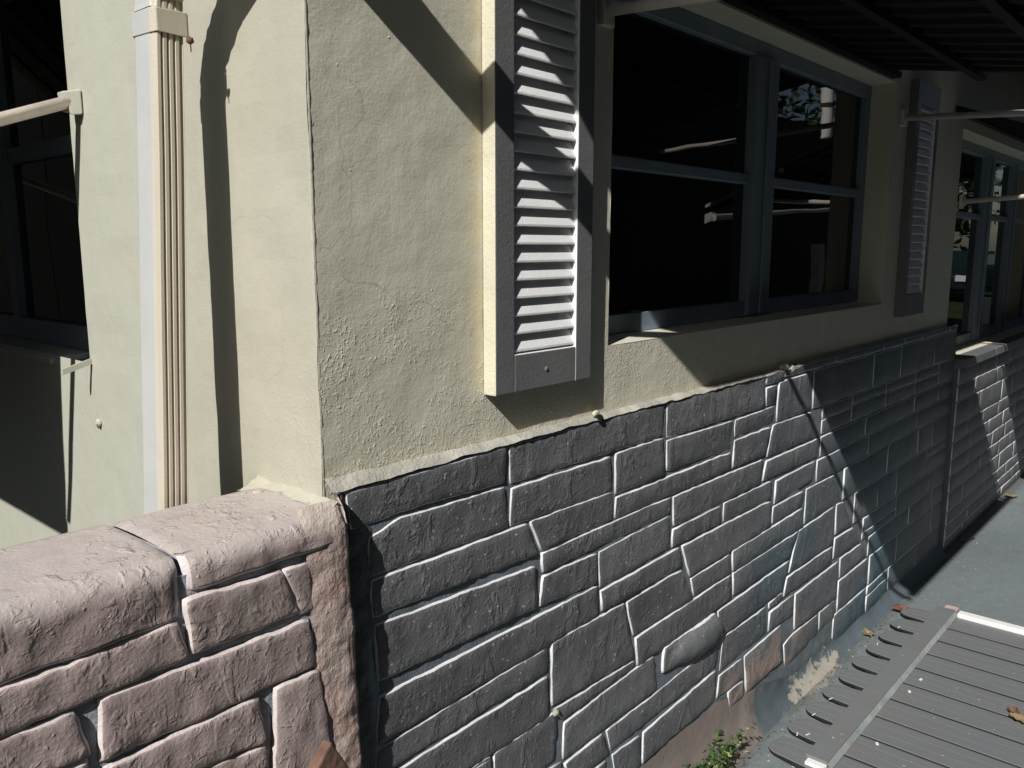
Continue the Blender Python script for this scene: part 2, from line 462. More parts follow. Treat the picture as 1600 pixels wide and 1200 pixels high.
class MB:
    def __init__(s):
        s.v, s.f = [], []
    def add(s, vs, fs):
        n = len(s.v)
        s.v += [tuple(v) for v in vs]
        s.f += [tuple(i + n for i in f) for f in fs]
        return s
    def box(s, x0, x1, y0, y1, z0, z1):
        vs = [(x, y, z) for x in (x0, x1) for y in (y0, y1) for z in (z0, z1)]
        return s.add(vs, [(0, 1, 3, 2), (4, 6, 7, 5), (0, 4, 5, 1), (2, 3, 7, 6), (0, 2, 6, 4), (1, 5, 7, 3)])
    def quad(s, *p):
        return s.add(p, [tuple(range(len(p)))])
    def bar(s, a, b, w, h, up=(0, 0, 1)):
        a, b = Vector(a), Vector(b)
        d = (b - a).normalized()
        r = d.cross(Vector(up))
        r = r.normalized() if r.length > 1e-4 else Vector((1, 0, 0))
        u = r.cross(d).normalized()
        vs = []
        for p in (a, b):
            for i, j in ((-1, -1), (1, -1), (1, 1), (-1, 1)):
                vs.append(p + r * (i * w / 2) + u * (j * h / 2))
        return s.add(vs, [(0, 3, 2, 1), (4, 5, 6, 7), (0, 1, 5, 4), (1, 2, 6, 5), (2, 3, 7, 6), (3, 0, 4, 7)])
    def tube(s, pts, rad, n=8, cap=True):
        pts = [Vector(p) for p in pts]
        if not isinstance(rad, (list, tuple)):
            rad = [rad] * len(pts)
        vs = []
        for i, p in enumerate(pts):
            d = (pts[min(i + 1, len(pts) - 1)] - pts[max(i - 1, 0)]).normalized()
            r = d.cross(Vector((0, 0, 1)))
            if r.length < 1e-3:
                r = Vector((1, 0, 0))
            r.normalize()
            u = r.cross(d)
            for k in range(n):
                a = 2 * math.pi * k / n
                vs.append(p + (r * math.cos(a) + u * math.sin(a)) * rad[i])
        fs = [(i * n + k, i * n + (k + 1) % n, (i + 1) * n + (k + 1) % n, (i + 1) * n + k)
              for i in range(len(pts) - 1) for k in range(n)]
        if cap:
            fs += [tuple(range(n))[::-1], tuple((len(pts) - 1) * n + k for k in range(n))]
        return s.add(vs, fs)
    def build(s, name, mat, parent=None, smooth=False, **kw):
        return mesh_obj(name, s.v, s.f, mat, parent, smooth, **kw)

def bevel(o, w=0.003, seg=2):
    b = o.modifiers.new('bevel', 'BEVEL')
    b.width = w
    b.segments = seg
    b.limit_method = 'ANGLE'
    return o

def fb(x, y, z, s, o=3):
    return noise.fractal(Vector((x * s, y * s, z * s)), 1.0, 2.0, o)

def grid(nx, ny, fn, flip=False):
    vs = [fn(i / nx, j / ny) for j in range(ny + 1) for i in range(nx + 1)]
    fs = []
    for j in range(ny):
        for i in range(nx):
            a = j * (nx + 1) + i
            q = (a, a + 1, a + nx + 2, a + nx + 1)
            fs.append(q[::-1] if flip else q)
    return vs, fs

# ------------------------------------------------------------------ ground
def structure(o):
    o['kind'] = 'structure'
    return o

b = MB()
b.quad((-60, -90, -0.12), (160, -90, -0.12), (160, 90, -0.12), (-60, 90, -0.12))
structure(b.build('lawn', M['grass']))
b = MB()
b.box(0.9, 26.0, -1.4, 1.20, -0.30, 0.0)
structure(b.build('porch_slab', M['slab']))

# ------------------------------------------------------------------ house
house = thing('house', 'cream painted stucco house corner with grey stone facing below its windows', 'house', (XC, D, 0))

W1 = (1.50, 3.29, 1.285, 2.085)      # opening in the side wall: x0 x1 z0 z1
W2 = (4.22, 6.60, 0.977, 2.02)
W3 = (1.895, 3.30, 1.247, 2.20)      # opening in the front wall: y0 y1 z0 z1
REV = 0.10

def wall_relief(x, y, z, a=0.0012):
    return fb(x, y, z, 9.0) * a

b = MB()
# side wall, fine grid near the camera
def P(x, z):
    return (x, D + wall_relief(x, 3.0, z, 0.0012), z)
def patch_xz(x0, x1, z0, z1, st=0.05):
    nx = max(1, int((x1 - x0) / st)); nz = max(1, int((z1 - z0) / st))
    vs, fs = grid(nx, nz, lambda u, v: P(x0 + (x1 - x0) * u, z0 + (z1 - z0) * v))
    b.add(vs, fs)
TOP = 2.80
patch_xz(XC, W1[0], 0.9, TOP, 0.025)
patch_xz(W1[0], W1[1], 0.9, W1[2], 0.03)
patch_xz(W1[0], W1[1], W1[3], TOP, 0.2)
patch_xz(W1[1], W2[0], 0.9, TOP, 0.1)
patch_xz(W2[0], W2[1], W2[3], TOP, 0.3)
patch_xz(W2[1], 10.0, 0.9, TOP, 0.5)
b.quad((W2[0], D, 0.9), (W2[1], D, 0.9), (W2[1], D, W2[2]), (W2[0], D, W2[2]))
for (x0, x1, z0, z1), yr in ((W1, D + REV), (W2, D + 0.12)):
    b.quad((x0, D, z0), (x0, D, z1), (x0, yr, z1), (x0, yr, z0))
    b.quad((x1, D, z1), (x1, D, z0), (x1, yr, z0), (x1, yr, z1))
    b.quad((x0, D, z1), (x1, D, z1), (x1, yr, z1), (x0, yr, z1))
    b.quad((x1, D, z0 - 0.001), (x0, D, z0 - 0.001), (x0, yr, z0 - 0.001), (x1, yr, z0 - 0.001))
b.quad((10.0, D, 0), (10.0, 6.0, 0), (10.0, 6.0, TOP), (10.0, D, TOP))
b.build('wall', M['cream'], house)

b = MB()
def Q(y, z):
    return (XC + wall_relief(5.0, y, z, 0.0022), y, z)
def patch_yz(y0, y1, z0, z1, st=0.05):
    ny = max(1, int((y1 - y0) / st)); nz = max(1, int((z1 - z0) / st))
    vs, fs = grid(ny, nz, lambda u, v: Q(y0 + (y1 - y0) * u, z0 + (z1 - z0) * v), flip=True)
    b.add(vs, fs)
patch_yz(D, W3[0], 0.0, TOP, 0.04)
patch_yz(W3[0], W3[1], 0.0, W3[2], 0.1)
patch_yz(W3[0], W3[1], W3[3], TOP, 0.2)
patch_yz(W3[1], 6.0, 0.0, TOP, 0.5)
y0, y1, z0, z1 = W3
xr = XC + REV
b.quad((XC, y0, z0), (xr, y0, z0), (xr, y0, z1), (XC, y0, z1))
b.quad((XC, y1, z0), (XC, y1, z1), (xr, y1, z1), (xr, y1, z0))
b.quad((XC, y0, z1), (xr, y0, z1), (xr, y1, z1), (XC, y1, z1))
b.quad((XC, 6.0, 0), (10.0, 6.0, 0), (10.0, 6.0, TOP), (XC, 6.0, TOP))
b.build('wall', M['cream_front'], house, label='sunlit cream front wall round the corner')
# the thick rounded paint bead down the corner
def bead(u, v):
    z = 1.10 + 1.7 * v
    a = math.pi * (0.0 + u)
    r = 0.0034 + 0.0012 * fb(1, 2, z, 40)
    a = math.radians(-200 + 310 * u)
    return (XC + 0.0026 + r * math.cos(a), D + 0.0026 + r * math.sin(a), z)
vs, fs = grid(8, 260, bead)
mesh_obj('corner_bead', vs, fs, M['cream_front'], house, True)

# window sills (sloping)
def sill_y(x0, x1, zf, zb, yf, yb, th, name='window_sill', mat='cream'):
    b = MB()
    vs = [(x0, yf, zf), (x1, yf, zf), (x1, yb, zb), (x0, yb, zb),
          (x0, yf, zf - th), (x1, yf, zf - th), (x1, yb, zf - th), (x0, yb, zf - th)]
    b.add(vs, [(0, 1, 2, 3), (4, 7, 6, 5), (0, 4, 5, 1), (1, 5, 6, 2), (2, 6, 7, 3), (3, 7, 4, 0)])
    return bevel(b.build(name, M[mat], house), 0.004)
sill_y(W1[0] + 0.002, W1[1] - 0.002, 1.2845, 1.292, D + 0.004, D + 0.12, 0.02)
# front window sill: nearly flush, with a thin drip fin at its end
b = MB()
ya, yb = 2.10, 3.32
vs = []
for y in (ya, yb):
    vs += [(XC - 0.010, y, 1.240), (XC + 0.1, y, 1.2465), (XC + 0.1, y, 1.230), (XC - 0.010, y, 1.226)]
b.add(vs, [(0, 4, 5, 1), (1, 5, 6, 2), (2, 6, 7, 3), (3, 7, 4, 0), (0, 1, 2, 3), (4, 7, 6, 5)])
sl = bevel(b.build('window_sill', M['cream_front'], house), 0.003)
b = MB()
vs = []
for y in (1.8845, 1.8905):
    vs += [(XC - 0.062, y, 1.241), (XC + 0.001, y, 1.2585), (XC + 0.001, y, 1.2465), (XC - 0.062, y, 1.228)]
b.add(vs, [(0, 4, 5, 1), (1, 5, 6, 2), (2, 6, 7, 3), (3, 7, 4, 0), (0, 1, 2, 3), (4, 7, 6, 5)])
b.build('drip_fin', M['cream_front'], sl)

# windows: frame bars, panes
def window_y(x0, x1, z0, z1, y, mull, rails, fw=0.045, doubled=()):
    b = MB()
    b.box(x0, x1, y, y + 0.04, z0, z0 + fw)
    w = b.build('window', M['frame'], house)
    def sub(name, *a, mat='frame'):
        q = MB(); q.box(*a)
        return bevel(q.build(name, M[mat], w), 0.003, 1)
    sub('frame_rail', x0, x1, y - 0.001, y + 0.04, z1 - fw, z1)
    sub('frame_stile', x0, x0 + fw, y, y + 0.04, z0 + fw, z1 - fw)
    sub('frame_stile', x1 - fw, x1, y, y + 0.04, z0 + fw, z1 - fw)
    xs = [x0 + fw]
    for m0, m1 in mull:
        sub('mullion', m0, m1, y - 0.012, y + 0.04, z0 + 0.004, z1 - fw)
        sub('mullion_strip', (m0 + m1) / 2 - 0.006, (m0 + m1) / 2 + 0.006, y - 0.020, y - 0.0121, z0 + 0.006, z1 - fw)
        xs += [m0, m1]
    xs.append(x1 - fw)
    for i in range(0, len(xs), 2):
        zs = [z0 + fw]
        for r0 in rails:
            sub('transom', xs[i], xs[i + 1], y + 0.002, y + 0.036, r0 - 0.015, r0 + 0.015)
            zs += [r0 - 0.015, r0 + 0.015]
        zs.append(z1 - fw)
        for j in range(0, len(zs), 2):
            b = MB()
            b.box(xs[i] - 0.002, xs[i + 1] + 0.002, y + 0.020, y + 0.026, zs[j] - 0.002, zs[j + 1] + 0.002)
            b.build('pane', M['glass'], w)
    return w
window_y(W1[0], W1[1], 1.292, W1[3], D + 0.09, [(2.335, 2.475)], [1.695])
window_y(W2[0], W2[1], 0.979, W2[3], D + 0.10, [(5.13, 5.30), (5.78, 5.92)], [1.66], 0.05)
b = MB()
b.box(XC + 0.085, XC + 0.125, W3[0], W3[1], 1.2475, 1.305)
w = b.build('window', M['frame'], house, label='shaded front window behind the awning arm')
for a in ((W3[0], W3[0] + 0.05, 1.305, 2.2), (W3[1] - 0.05, W3[1], 1.305, 2.2), (2.57, 2.62, 1.305, 2.2)):
    q = MB(); q.box(XC + 0.085, XC + 0.125, *a); q.build('frame_stile', M['frame'], w)
for zz in (1.74, ):
    for a in ((W3[0] + 0.05, 2.57), (2.62, W3[1] - 0.05)):
        q = MB(); q.box(XC + 0.09, XC + 0.12, a[0], a[1], zz - 0.02, zz + 0.02); q.build('transom', M['frame'], w)
        for zr in ((1.305, 1.72), (1.76, 2.2)):
            q = MB(); q.box(XC + 0.105, XC + 0.11, a[0], a[1], zr[0], zr[1]); q.build('pane', M['glass'], w)
# room behind the panes
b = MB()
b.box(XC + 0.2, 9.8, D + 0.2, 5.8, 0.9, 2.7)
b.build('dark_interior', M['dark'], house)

# roof with eaves and gutter
XR = 0.36
b = MB()
yA, zA = 0.56, 2.56
m_ = 0.36
def rz(y):
    return zA + (y - yA) * m_
vs = [(XR, yA, zA), (10.6, yA, zA), (10.6, 3.6, rz(3.6)), (XR, 3.6, rz(3.6)),
      (XR, yA, zA + 0.13), (10.6, yA, zA + 0.13), (10.6, 3.6, rz(3.6) + 0.13), (XR, 3.6, rz(3.6) + 0.13),
      (10.6, 6.6, zA), (XR, 6.6, zA), (10.6, 6.6, zA + 0.13), (XR, 6.6, zA + 0.13)]
b.add(vs, [(0, 3, 2, 1), (4, 5, 6, 7), (0, 1, 5, 4), (0, 4, 7, 3), (1, 2, 6, 5), (3, 9, 8, 2), (7, 6, 10, 11), (9, 11, 10, 8), (3, 7, 11, 9), (2, 8, 10, 6)])
b.build('roof', M['roof'], house)
b = MB()
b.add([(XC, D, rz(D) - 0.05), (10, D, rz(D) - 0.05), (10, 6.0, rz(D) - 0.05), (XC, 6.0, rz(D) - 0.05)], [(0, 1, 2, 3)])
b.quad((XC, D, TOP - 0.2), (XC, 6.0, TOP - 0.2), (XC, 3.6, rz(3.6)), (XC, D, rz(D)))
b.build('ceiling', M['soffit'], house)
b = MB()
b.box(XR, 10.6, 0.535, 0.558, 2.56, 2.72)
b.build('fascia', M['fascia'], house)
b = MB()
g0 = [(0.533, 2.70), (0.533, 2.575), (0.525, 2.562), (0.460, 2.640), (0.448, 2.70), (0.452, 2.70), (0.464, 2.645), (0.526, 2.568), (0.529, 2.70)]
n = len(g0)
b.add([(x, y, z) for x in (XR, 10.6) for y, z in g0], [(i, (i + 1) % n, n + (i + 1) % n, n + i) for i in range(n)] + [tuple(range(n)), tuple(range(2 * n - 1, n - 1, -1))])
b.build('gutter', M['fascia'], house)

# ------------------------------------------------------------------ stone facing
facing_b = MB()
YM = 1.0345
facing_b.box(0.775, 4.34, YM, D + 0.03, 0.0, 1.128)
facing = facing_b.build('stone_facing', M['mortar'], house, label='grey painted stone facing with pale joints')

def offset_poly(pts, d):
    out = []
    n = len(pts)
    for i in range(n):
        p0, p1, p2 = Vector(pts[i - 1]), Vector(pts[i]), Vector(pts[(i + 1) % n])
        a = (p1 - p0).normalized(); c = (p2 - p1).normalized()
        na = Vector((-a.y, a.x)); nc = Vector((-c.y, c.x))
        m = na + nc
        m = m.normalized() if m.length > 1e-6 else na
        k = d / max(0.45, m.dot(na))
        out.append(p1 + m * k)
    return out

def area2(p):
    return sum(p[i - 1][0] * p[i][1] - p[i][0] * p[i - 1][1] for i in range(len(p))) / 2

def stone(pts, yf, depth, parent, mat, edge, step, amp=0.0022, inset=0.0035, gap=-0.0003, push=None, wob=0.0016, tilt=0.0):
    """a cast stone whose outline lies in the wall plane; real relief on its face"""
    pts = [Vector(p) for p in pts]
    if area2(pts) < 0:
        pts = pts[::-1]
    # resample the outline, round and wobble it
    out = []
    n = len(pts)
    for i in range(n):
        a, c = pts[i], pts[(i + 1) % n]
        d = c - a
        k = max(2, int(d.length / step))
        for j in range(k):
            t = j / k
            q = a + d * t
            if j == 0:
                pa = pts[i - 1]
                q = q * 0.72 + (a + (pa - a).normalized() * min(0.007, (pa - a).length * 0.3)) * 0.14 + (a + d.normalized() * min(0.007, d.length * 0.3)) * 0.14
            nrm = Vector((-d.y, d.x)).normalized()
            q = q + nrm * (wob * 1.5 * noise.noise(Vector((q.x * 28, q.y * 28, yf * 7))) + wob * 0.8 * noise.noise(Vector((q.x * 90, q.y * 90, 3))))
            out.append(q)
    ring0 = offset_poly(out, gap)
    ring1 = offset_poly(out, gap + inset * 0.75)
    ring2 = offset_poly(out, gap + inset * 1.35)
    n = len(out)
    # keep the face outline simple
    xs = [p.x for p in ring2]; zs = [p.y for p in ring2]
    inner = []
    x = min(xs) + step * 0.8
    row = 0
    while x < max(xs):
        z = min(zs) + step * 0.8
        while z < max(zs):
            inner.append(Vector((x + rnd.uniform(-.25, .25) * step, z + rnd.uniform(-.25, .25) * step)))
            z += step
        x += step
    # inside and away from the ring
    def inside(p):
        c = False
        for i in range(n):
            a, q = ring2[i - 1], ring2[i]
            if (a.y > p.y) != (q.y > p.y) and p.x < (q.x - a.x) * (p.y - a.y) / (q.y - a.y) + a.x:
                c = not c
        return c
    inner = [p for p in inner if inside(p) and min((p - q).length for q in ring2) > step * 0.5]
    allv = ring2 + inner
    r = geometry.delaunay_2d_cdt(allv, [(i, (i + 1) % n) for i in range(n)], [], 1, 1e-6)
    v2, f2, orig = r[0], r[2], r[3]
    cx = sum(xs) / n; cz = sum(zs) / n
    verts, faces, mi = [], [], []
    def face_y(p, k):
        h = amp * (1.3 * fb(p.x, 1.7, p.y, 8, 2) + 0.9 * fb(p.x * 1.5, 5.2, p.y * 0.7, 30, 3))
        if push:
            h += push(p)
        return yf - h * k + tilt * (p.x - cx)
    for p in ring0:
        verts.append((p.x, yf + depth, p.y))
    for p in ring1:
        verts.append((p.x, face_y(p, 0.8) + depth * 0.22, p.y))
    o2 = len(verts)
    for p in v2:
        verts.append((p.x, face_y(p, 1.0), p.y))
    # map ring2 indices through the triangulation
    back = {}
    for i, src in enumerate(orig):
        for s_ in src:
            back.setdefault(s_, i)
    for i in range(n):
        j = (i + 1) % n
        faces.append((i, j, n + j, n + i)); mi.append(1)
        a_, b_ = back.get(i), back.get(j)
        if a_ is not None and b_ is not None and a_ != b_:
            faces.append((n + i, n + j, o2 + b_, o2 + a_)); mi.append(0)
    for f in f2:
        faces.append(tuple(o2 + k for k in f)); mi.append(0)
    o = mesh_obj('stone', verts, faces, None, parent, True, mats=[mat, edge], midx=mi)
    return o

STONES = [[(0.7675,1.1193),(1.1472,1.1254),(1.1416,1.0536),(0.8816,1.0589),(0.7773,1.0518)],[(0.8114,1.0341),(0.8814,1.0511),(1.1416,1.0473),(1.1544,0.9622),(0.8102,0.9633)],[(1.1545,1.124),(1.7136,1.1298),(1.7154,1.046),(1.1563,1.0479)],[(1.16,1.0394),(1.4924,1.0393),(1.5027,0.9558),(1.1562,0.9618)],[(1.5096,1.0433),(1.7156,1.0428),(1.7269,0.9476),(1.5131,0.9445)],[(0.8127,0.9592),(1.206,0.9568),(1.2444,0.8818),(0.8144,0.8917)],[(1.2138,0.9601),(1.5027,0.9558),(1.5101,0.888),(1.2505,0.8855)],[(1.2525,0.8822),(1.7607,0.8845),(1.7572,0.8406),(1.255,0.836)],[(1.2551,0.8318),(1.4476,0.8266),(1.4521,0.7529),(1.2453,0.7667)],[(1.4549,0.8275),(1.7544,0.8363),(1.7627,0.7486),(1.4599,0.7383)],[(1.7701,0.8824),(2.2785,0.881),(2.274,0.8058),(1.775,0.8009)],[(1.7722,0.7966),(2.0249,0.7983),(2.0332,0.7449),(1.7689,0.7485)],[(2.0431,0.8013),(2.3493,0.7994),(2.3471,0.7416),(2.0444,0.7439)],[(1.8199,0.7394),(2.3476,0.7374),(2.3574,0.6536),(2.0913,0.643),(1.8658,0.6401)],[(1.4626,0.7329),(1.8071,0.7395),(1.8237,0.6811),(1.4666,0.6793)],[(1.8729,0.6344),(2.0917,0.6391),(2.105,0.5777),(1.8939,0.5756)],[(2.1067,0.6444),(2.5992,0.6546),(2.6088,0.5864),(2.1127,0.5792)],[(1.5679,0.6701),(1.8242,0.674),(1.8874,0.5723),(1.6021,0.5703)],[(0.8166,0.8797),(1.2344,0.8601),(1.2392,0.766),(0.8226,0.7743)],[(0.8218,0.7502),(1.4523,0.7483),(1.4569,0.6749),(0.8132,0.6589)],[(0.8131,0.6542),(1.2735,0.6701),(1.2763,0.6111),(0.854,0.6024),(0.807,0.5999)],[(0.8068,0.594),(1.2764,0.6023),(1.2797,0.5066),(0.825,0.5048)],[(0.8248,0.4988),(1.0989,0.5059),(1.0984,0.4152),(0.8514,0.4164)],[(1.1064,0.505),(1.2884,0.5072),(1.3148,0.5118),(1.3009,0.3909),(1.1114,0.384)],[(1.2863,0.6725),(1.4594,0.6725),(1.5624,0.6719),(1.6103,0.5091),(1.2903,0.5242)],[(1.2948,0.5147),(1.6104,0.5057),(1.6169,0.4863),(1.3289,0.4752)],[(1.6107,0.5638),(2.1052,0.5757),(2.1124,0.4978),(1.6226,0.4857)],[(2.1169,0.576),(2.5835,0.582),(2.513,0.5054),(2.1238,0.5019)],[(1.7438,0.4882),(2.0177,0.4893),(2.0603,0.4301),(1.9452,0.3965),(1.7417,0.4152)],[(2.0329,0.486),(2.5139,0.4987),(2.4764,0.4078),(2.0669,0.3985)],[(1.3336,0.467),(1.6984,0.4848),(1.7218,0.3846),(1.3305,0.3761)],[(1.4965,0.3724),(1.7316,0.3751),(2.0559,0.3929),(2.0358,0.3167),(1.5171,0.3078)],[(1.3352,0.3675),(1.481,0.3731),(1.5118,0.3054),(1.3667,0.3025)],[(1.5228,0.2966),(1.6457,0.2921),(1.6528,0.2023),(1.5477,0.2024)],[(1.6575,0.2919),(2.0364,0.3086),(2.0369,0.2117),(1.6587,0.2029)],[(2.075,0.3936),(2.3559,0.3918),(2.3708,0.3013),(2.0608,0.2908)],[(2.3737,0.3964),(2.4772,0.401),(2.4858,0.372),(2.3762,0.3743)],[(2.3821,0.3638),(2.5722,0.3636),(2.5715,0.2917),(2.3804,0.2978)],[(2.0577,0.2822),(2.2062,0.2793),(2.2174,0.2084),(2.0482,0.2127)],[(2.119,0.2064),(2.2181,0.2018),(2.2277,0.1474),(2.1322,0.1495)],[(2.2189,0.2785),(2.4766,0.2893),(2.5086,0.152),(2.2405,0.1482)],[(1.7282,1.1293),(2.2631,1.1314),(2.2737,1.0376),(1.7305,1.0402)],[(2.2714,1.1323),(2.3942,1.1337),(2.3936,1.1026),(2.2749,1.1018)],[(2.2758,1.0941),(2.3539,1.0958),(2.3475,1.0385),(2.2822,1.0383)],[(2.3622,1.1006),(2.6017,1.1025),(2.6199,0.9789),(2.3593,0.9782)],[(1.7308,1.0337),(2.0787,1.0283),(2.071,0.9485),(1.7325,0.9529)],[(2.09,1.0283),(2.3394,1.0319),(2.3323,0.9805),(2.091,0.9775)],[(2.0917,0.9701),(2.3245,0.972),(2.2904,0.8904),(2.0838,0.8913)],[(1.5159,0.9394),(2.0717,0.9411),(2.0801,0.8902),(1.5126,0.8873)],[(2.3375,0.9738),(2.6208,0.9725),(2.7097,0.8787),(2.3001,0.8807)],[(2.3013,0.8707),(2.7111,0.8697),(2.6938,0.8049),(2.2822,0.8099)],[(2.3771,0.7935),(2.6895,0.7969),(2.6671,0.7312),(2.3726,0.7173)],[(2.3686,0.7121),(2.6013,0.7129),(2.5982,0.6614),(2.3662,0.6555)],[(2.6221,0.7126),(2.8621,0.7102),(2.9546,0.5955),(2.6186,0.5905)],[(2.5785,0.5811),(2.8883,0.5898),(2.8939,0.4479),(2.5101,0.4518)],[(2.9059,0.5927),(2.9751,0.5859),(3.0726,0.4736),(2.9075,0.4754)],[(2.9092,0.4653),(3.0884,0.4595),(3.1781,0.3797),(2.9044,0.3846)],[(2.5012,0.4436),(2.8888,0.4421),(2.8938,0.3756),(2.4798,0.3805)],[(2.5775,0.3618),(2.9633,0.3649),(2.9694,0.2191),(2.5849,0.2301)],[(2.9752,0.3689),(3.1944,0.3675),(3.2649,0.2979),(2.9825,0.2898)],[(2.9776,0.2814),(3.2825,0.2822),(3.2915,0.1642),(2.9798,0.1577)],[(2.5066,0.2069),(2.581,0.22),(2.7891,0.2162),(2.8008,0.1395),(2.528,0.1169)],[(2.8063,0.2175),(2.9512,0.2151),(2.9637,0.1406),(2.8116,0.1454)]]
PINK = [[(0.2331,1.0748),(0.2705,1.0796),(0.3752,1.0989),(0.4763,1.1076),(0.4806,1.0168),(0.2272,1.0125)],[(0.4847,1.1035),(0.5336,1.1118),(0.6638,1.1025),(0.6801,1.051),(0.4854,1.0489)],[(0.4831,1.0416),(0.6282,1.0369),(0.6572,0.9674),(0.4905,0.9654)],[(0.6357,1.0385),(0.6762,1.0382),(0.6829,0.9627),(0.6615,0.9649)],[(0.2266,1.006),(0.4718,1.0154),(0.4859,0.9635),(0.2217,0.9537)],[(0.3718,0.9501),(0.577,0.9492),(0.6731,0.9478),(0.6822,0.8734),(0.5797,0.8712),(0.3656,0.8707)],[(0.2212,0.9478),(0.3373,0.947),(0.3517,0.888),(0.2159,0.8919)],[(0.3678,0.86),(0.5822,0.8612),(0.5908,0.7903),(0.5036,0.7995),(0.3597,0.8057)],[(0.5079,0.7916),(0.5883,0.7834),(0.595,0.7319),(0.5055,0.7393)],[(0.6117,0.8635),(0.6864,0.8633),(0.7079,0.6679),(0.6026,0.7124)]]

def bulge(p):
    c = Vector((1.93, 0.445))
    d = ((p.x - c.x) / 0.15) ** 2 + ((p.y - c.y) / 0.045) ** 2
    return 0.022 * max(0.0, 1 - d) ** 0.6
for i, s in enumerate(STONES):
    xm = sum(p[0] for p in s) / len(s)
    st = 0.014 if xm < 1.5 else (0.020 if xm < 2.2 else 0.03)
    if i == 28:
        stone(s, 1.027, 0.0085, facing, M['stone_pale'], M['joint'], 0.012, push=bulge)
    else:
        stone(s, 1.0302 + rnd.uniform(-.0010, .0010), 0.0046, facing, M['stone'], M['joint'], st, tilt=rnd.uniform(-.004, .004))

# the stones further along, course by course
frontier = [(1.134, 1.110, 2.40), (1.104, 0.978, 2.63), (0.973, 0.879, 2.72), (0.871, 0.800, 2.72), (0.795, 0.717, 2.70),
            (0.712, 0.594, 2.96), (0.590, 0.472, 3.09), (0.466, 0.376, 3.20), (0.370, 0.288, 3.28), (0.282, 0.160, 3.31),
            (0.155, 0.045, 2.95)]
def course(zt, zb, x0, x1, yf, wmin, wmax, step, split=0.35):
    x = x0
    while x < x1 - 0.08:
        w = rnd.uniform(wmin, wmax)
        if x + w > x1 - 0.12:
            w = x1 - x
        sl = rnd.uniform(-.012, .012)
        a, c = x + 0.001, x + w - 0.001
        if zt - zb > 0.085 and rnd.random() < split:
            zm = zb + (zt - zb) * rnd.uniform(0.35, 0.65)
            stone([(a, zt), (c, zt + sl * 0.2), (c + sl, zm + 0.001), (a, zm + 0.001)], yf, 0.0045, facing, M['stone'], M['joint'], step)
            stone([(a, zm - 0.001), (c + sl, zm - 0.001), (c, zb), (a, zb)], yf, 0.0045, facing, M['stone'], M['joint'], step)
        else:
            stone([(a, zt), (c + sl, zt), (c, zb), (a, zb)], yf, 0.0045, facing, M['stone'], M['joint'], step)
        x += w + abs(sl) * 0.3
for k, (zt, zb, x0) in enumerate(frontier):
    course(zt, zb, x0, 4.335, 1.030, 0.22, 0.62, 0.05)
# a few courses under the picture's lower left corner
for zt, zb, x0, x1 in ((0.500, 0.405, 0.82, 1.10), (0.380, 0.300, 0.82, 1.33), (0.295, 0.20, 0.82, 1.50)):
    course(zt, zb, x0, x1, 1.030, 0.25, 0.5, 0.04, 0.2)

# the ledge beneath the far windows
XL = 4.35
YL = 1.008
b = MB()
b.box(XL, 10.0, YL + 0.006, D + 0.094, 0.0, 0.929)
b.build('ledge_core', M['stone'], house)
zz = 0.926
rows = []
while zz > 0.06:
    h = rnd.choice((0.065, 0.08, 0.095, 0.115, 0.075))
    rows.append((zz, max(zz - h, 0.03)))
    zz -= h + 0.004
for zt, zb in rows:
    x = XL + rnd.uniform(-.1, 0) * 0
    while x < 6.9:
        w = rnd.uniform(0.2, 0.55)
        stone([(x, zt), (x + w - .002, zt), (x + w - .002 + rnd.uniform(-.01, .01), zb), (x, zb)], YL, 0.006, facing, M['stone'], M['joint'], 0.05)
        x += w + 0.002
x = XL - 0.012
for w in (0.60, 0.42, 0.66, 0.5, 0.55, 2.8):
    b = MB()
    b.box(x, x + w - 0.006, YL - 0.030, D + 0.095, 0.930, 0.9755)
    bevel(b.build('capstone', M['stone'], house), 0.006)
    x += w

# plinth fillet along the wall foot
def plinth(u, v):
    x = 0.80 + 3.54 * u
    zt = 0.20 if x < 2.05 else (0.20 - (x - 2.05) * 0.24 if x < 2.6 else 0.065)
    zt = max(zt, 0.03) + 0.012 * fb(x, 0, 0, 4)
    z = zt * (1 - v)
    y = 1.0332 - 0.046 * v ** 2.2 - 0.003 * fb(x, z, 2, 14)
    if v >= 0.999:
        z = -0.003
    return (x, y, z)
vs, fs = grid(150, 8, plinth, flip=True)
mesh_obj('plinth', vs, fs, M['plinth'], house, True)

# pale mortar fillet slopped along the top of the stones
def fillet(u, v):
    x = 0.742 + (2.75 - 0.742) * u ** 1.3
    t = max(0.0, 1 - (x - 0.74) / 0.44)
    top = 1.1385 + 0.004 * t + 0.004 * fb(x, 1, 1, 18)
    low = 1.130 - 0.006 * t ** 0.8 + 0.0050 * fb(x, 7, 1, 16)
    z = top + (low - top) * v
    yy = (D - 0.0005) + (1.0285 - D) * v ** 1.1
    yy -= (0.001 * t + 0.0008) * math.sin(v * math.pi) + 0.0025 * fb(x, z, 4, 40, 3) * math.sin(v * math.pi) ** 0.5
    return (x, yy, z)
vs, fs = grid(220, 8, fillet, flip=True)
mesh_obj('mortar_fillet', vs, fs, M['fillet'], house, True)

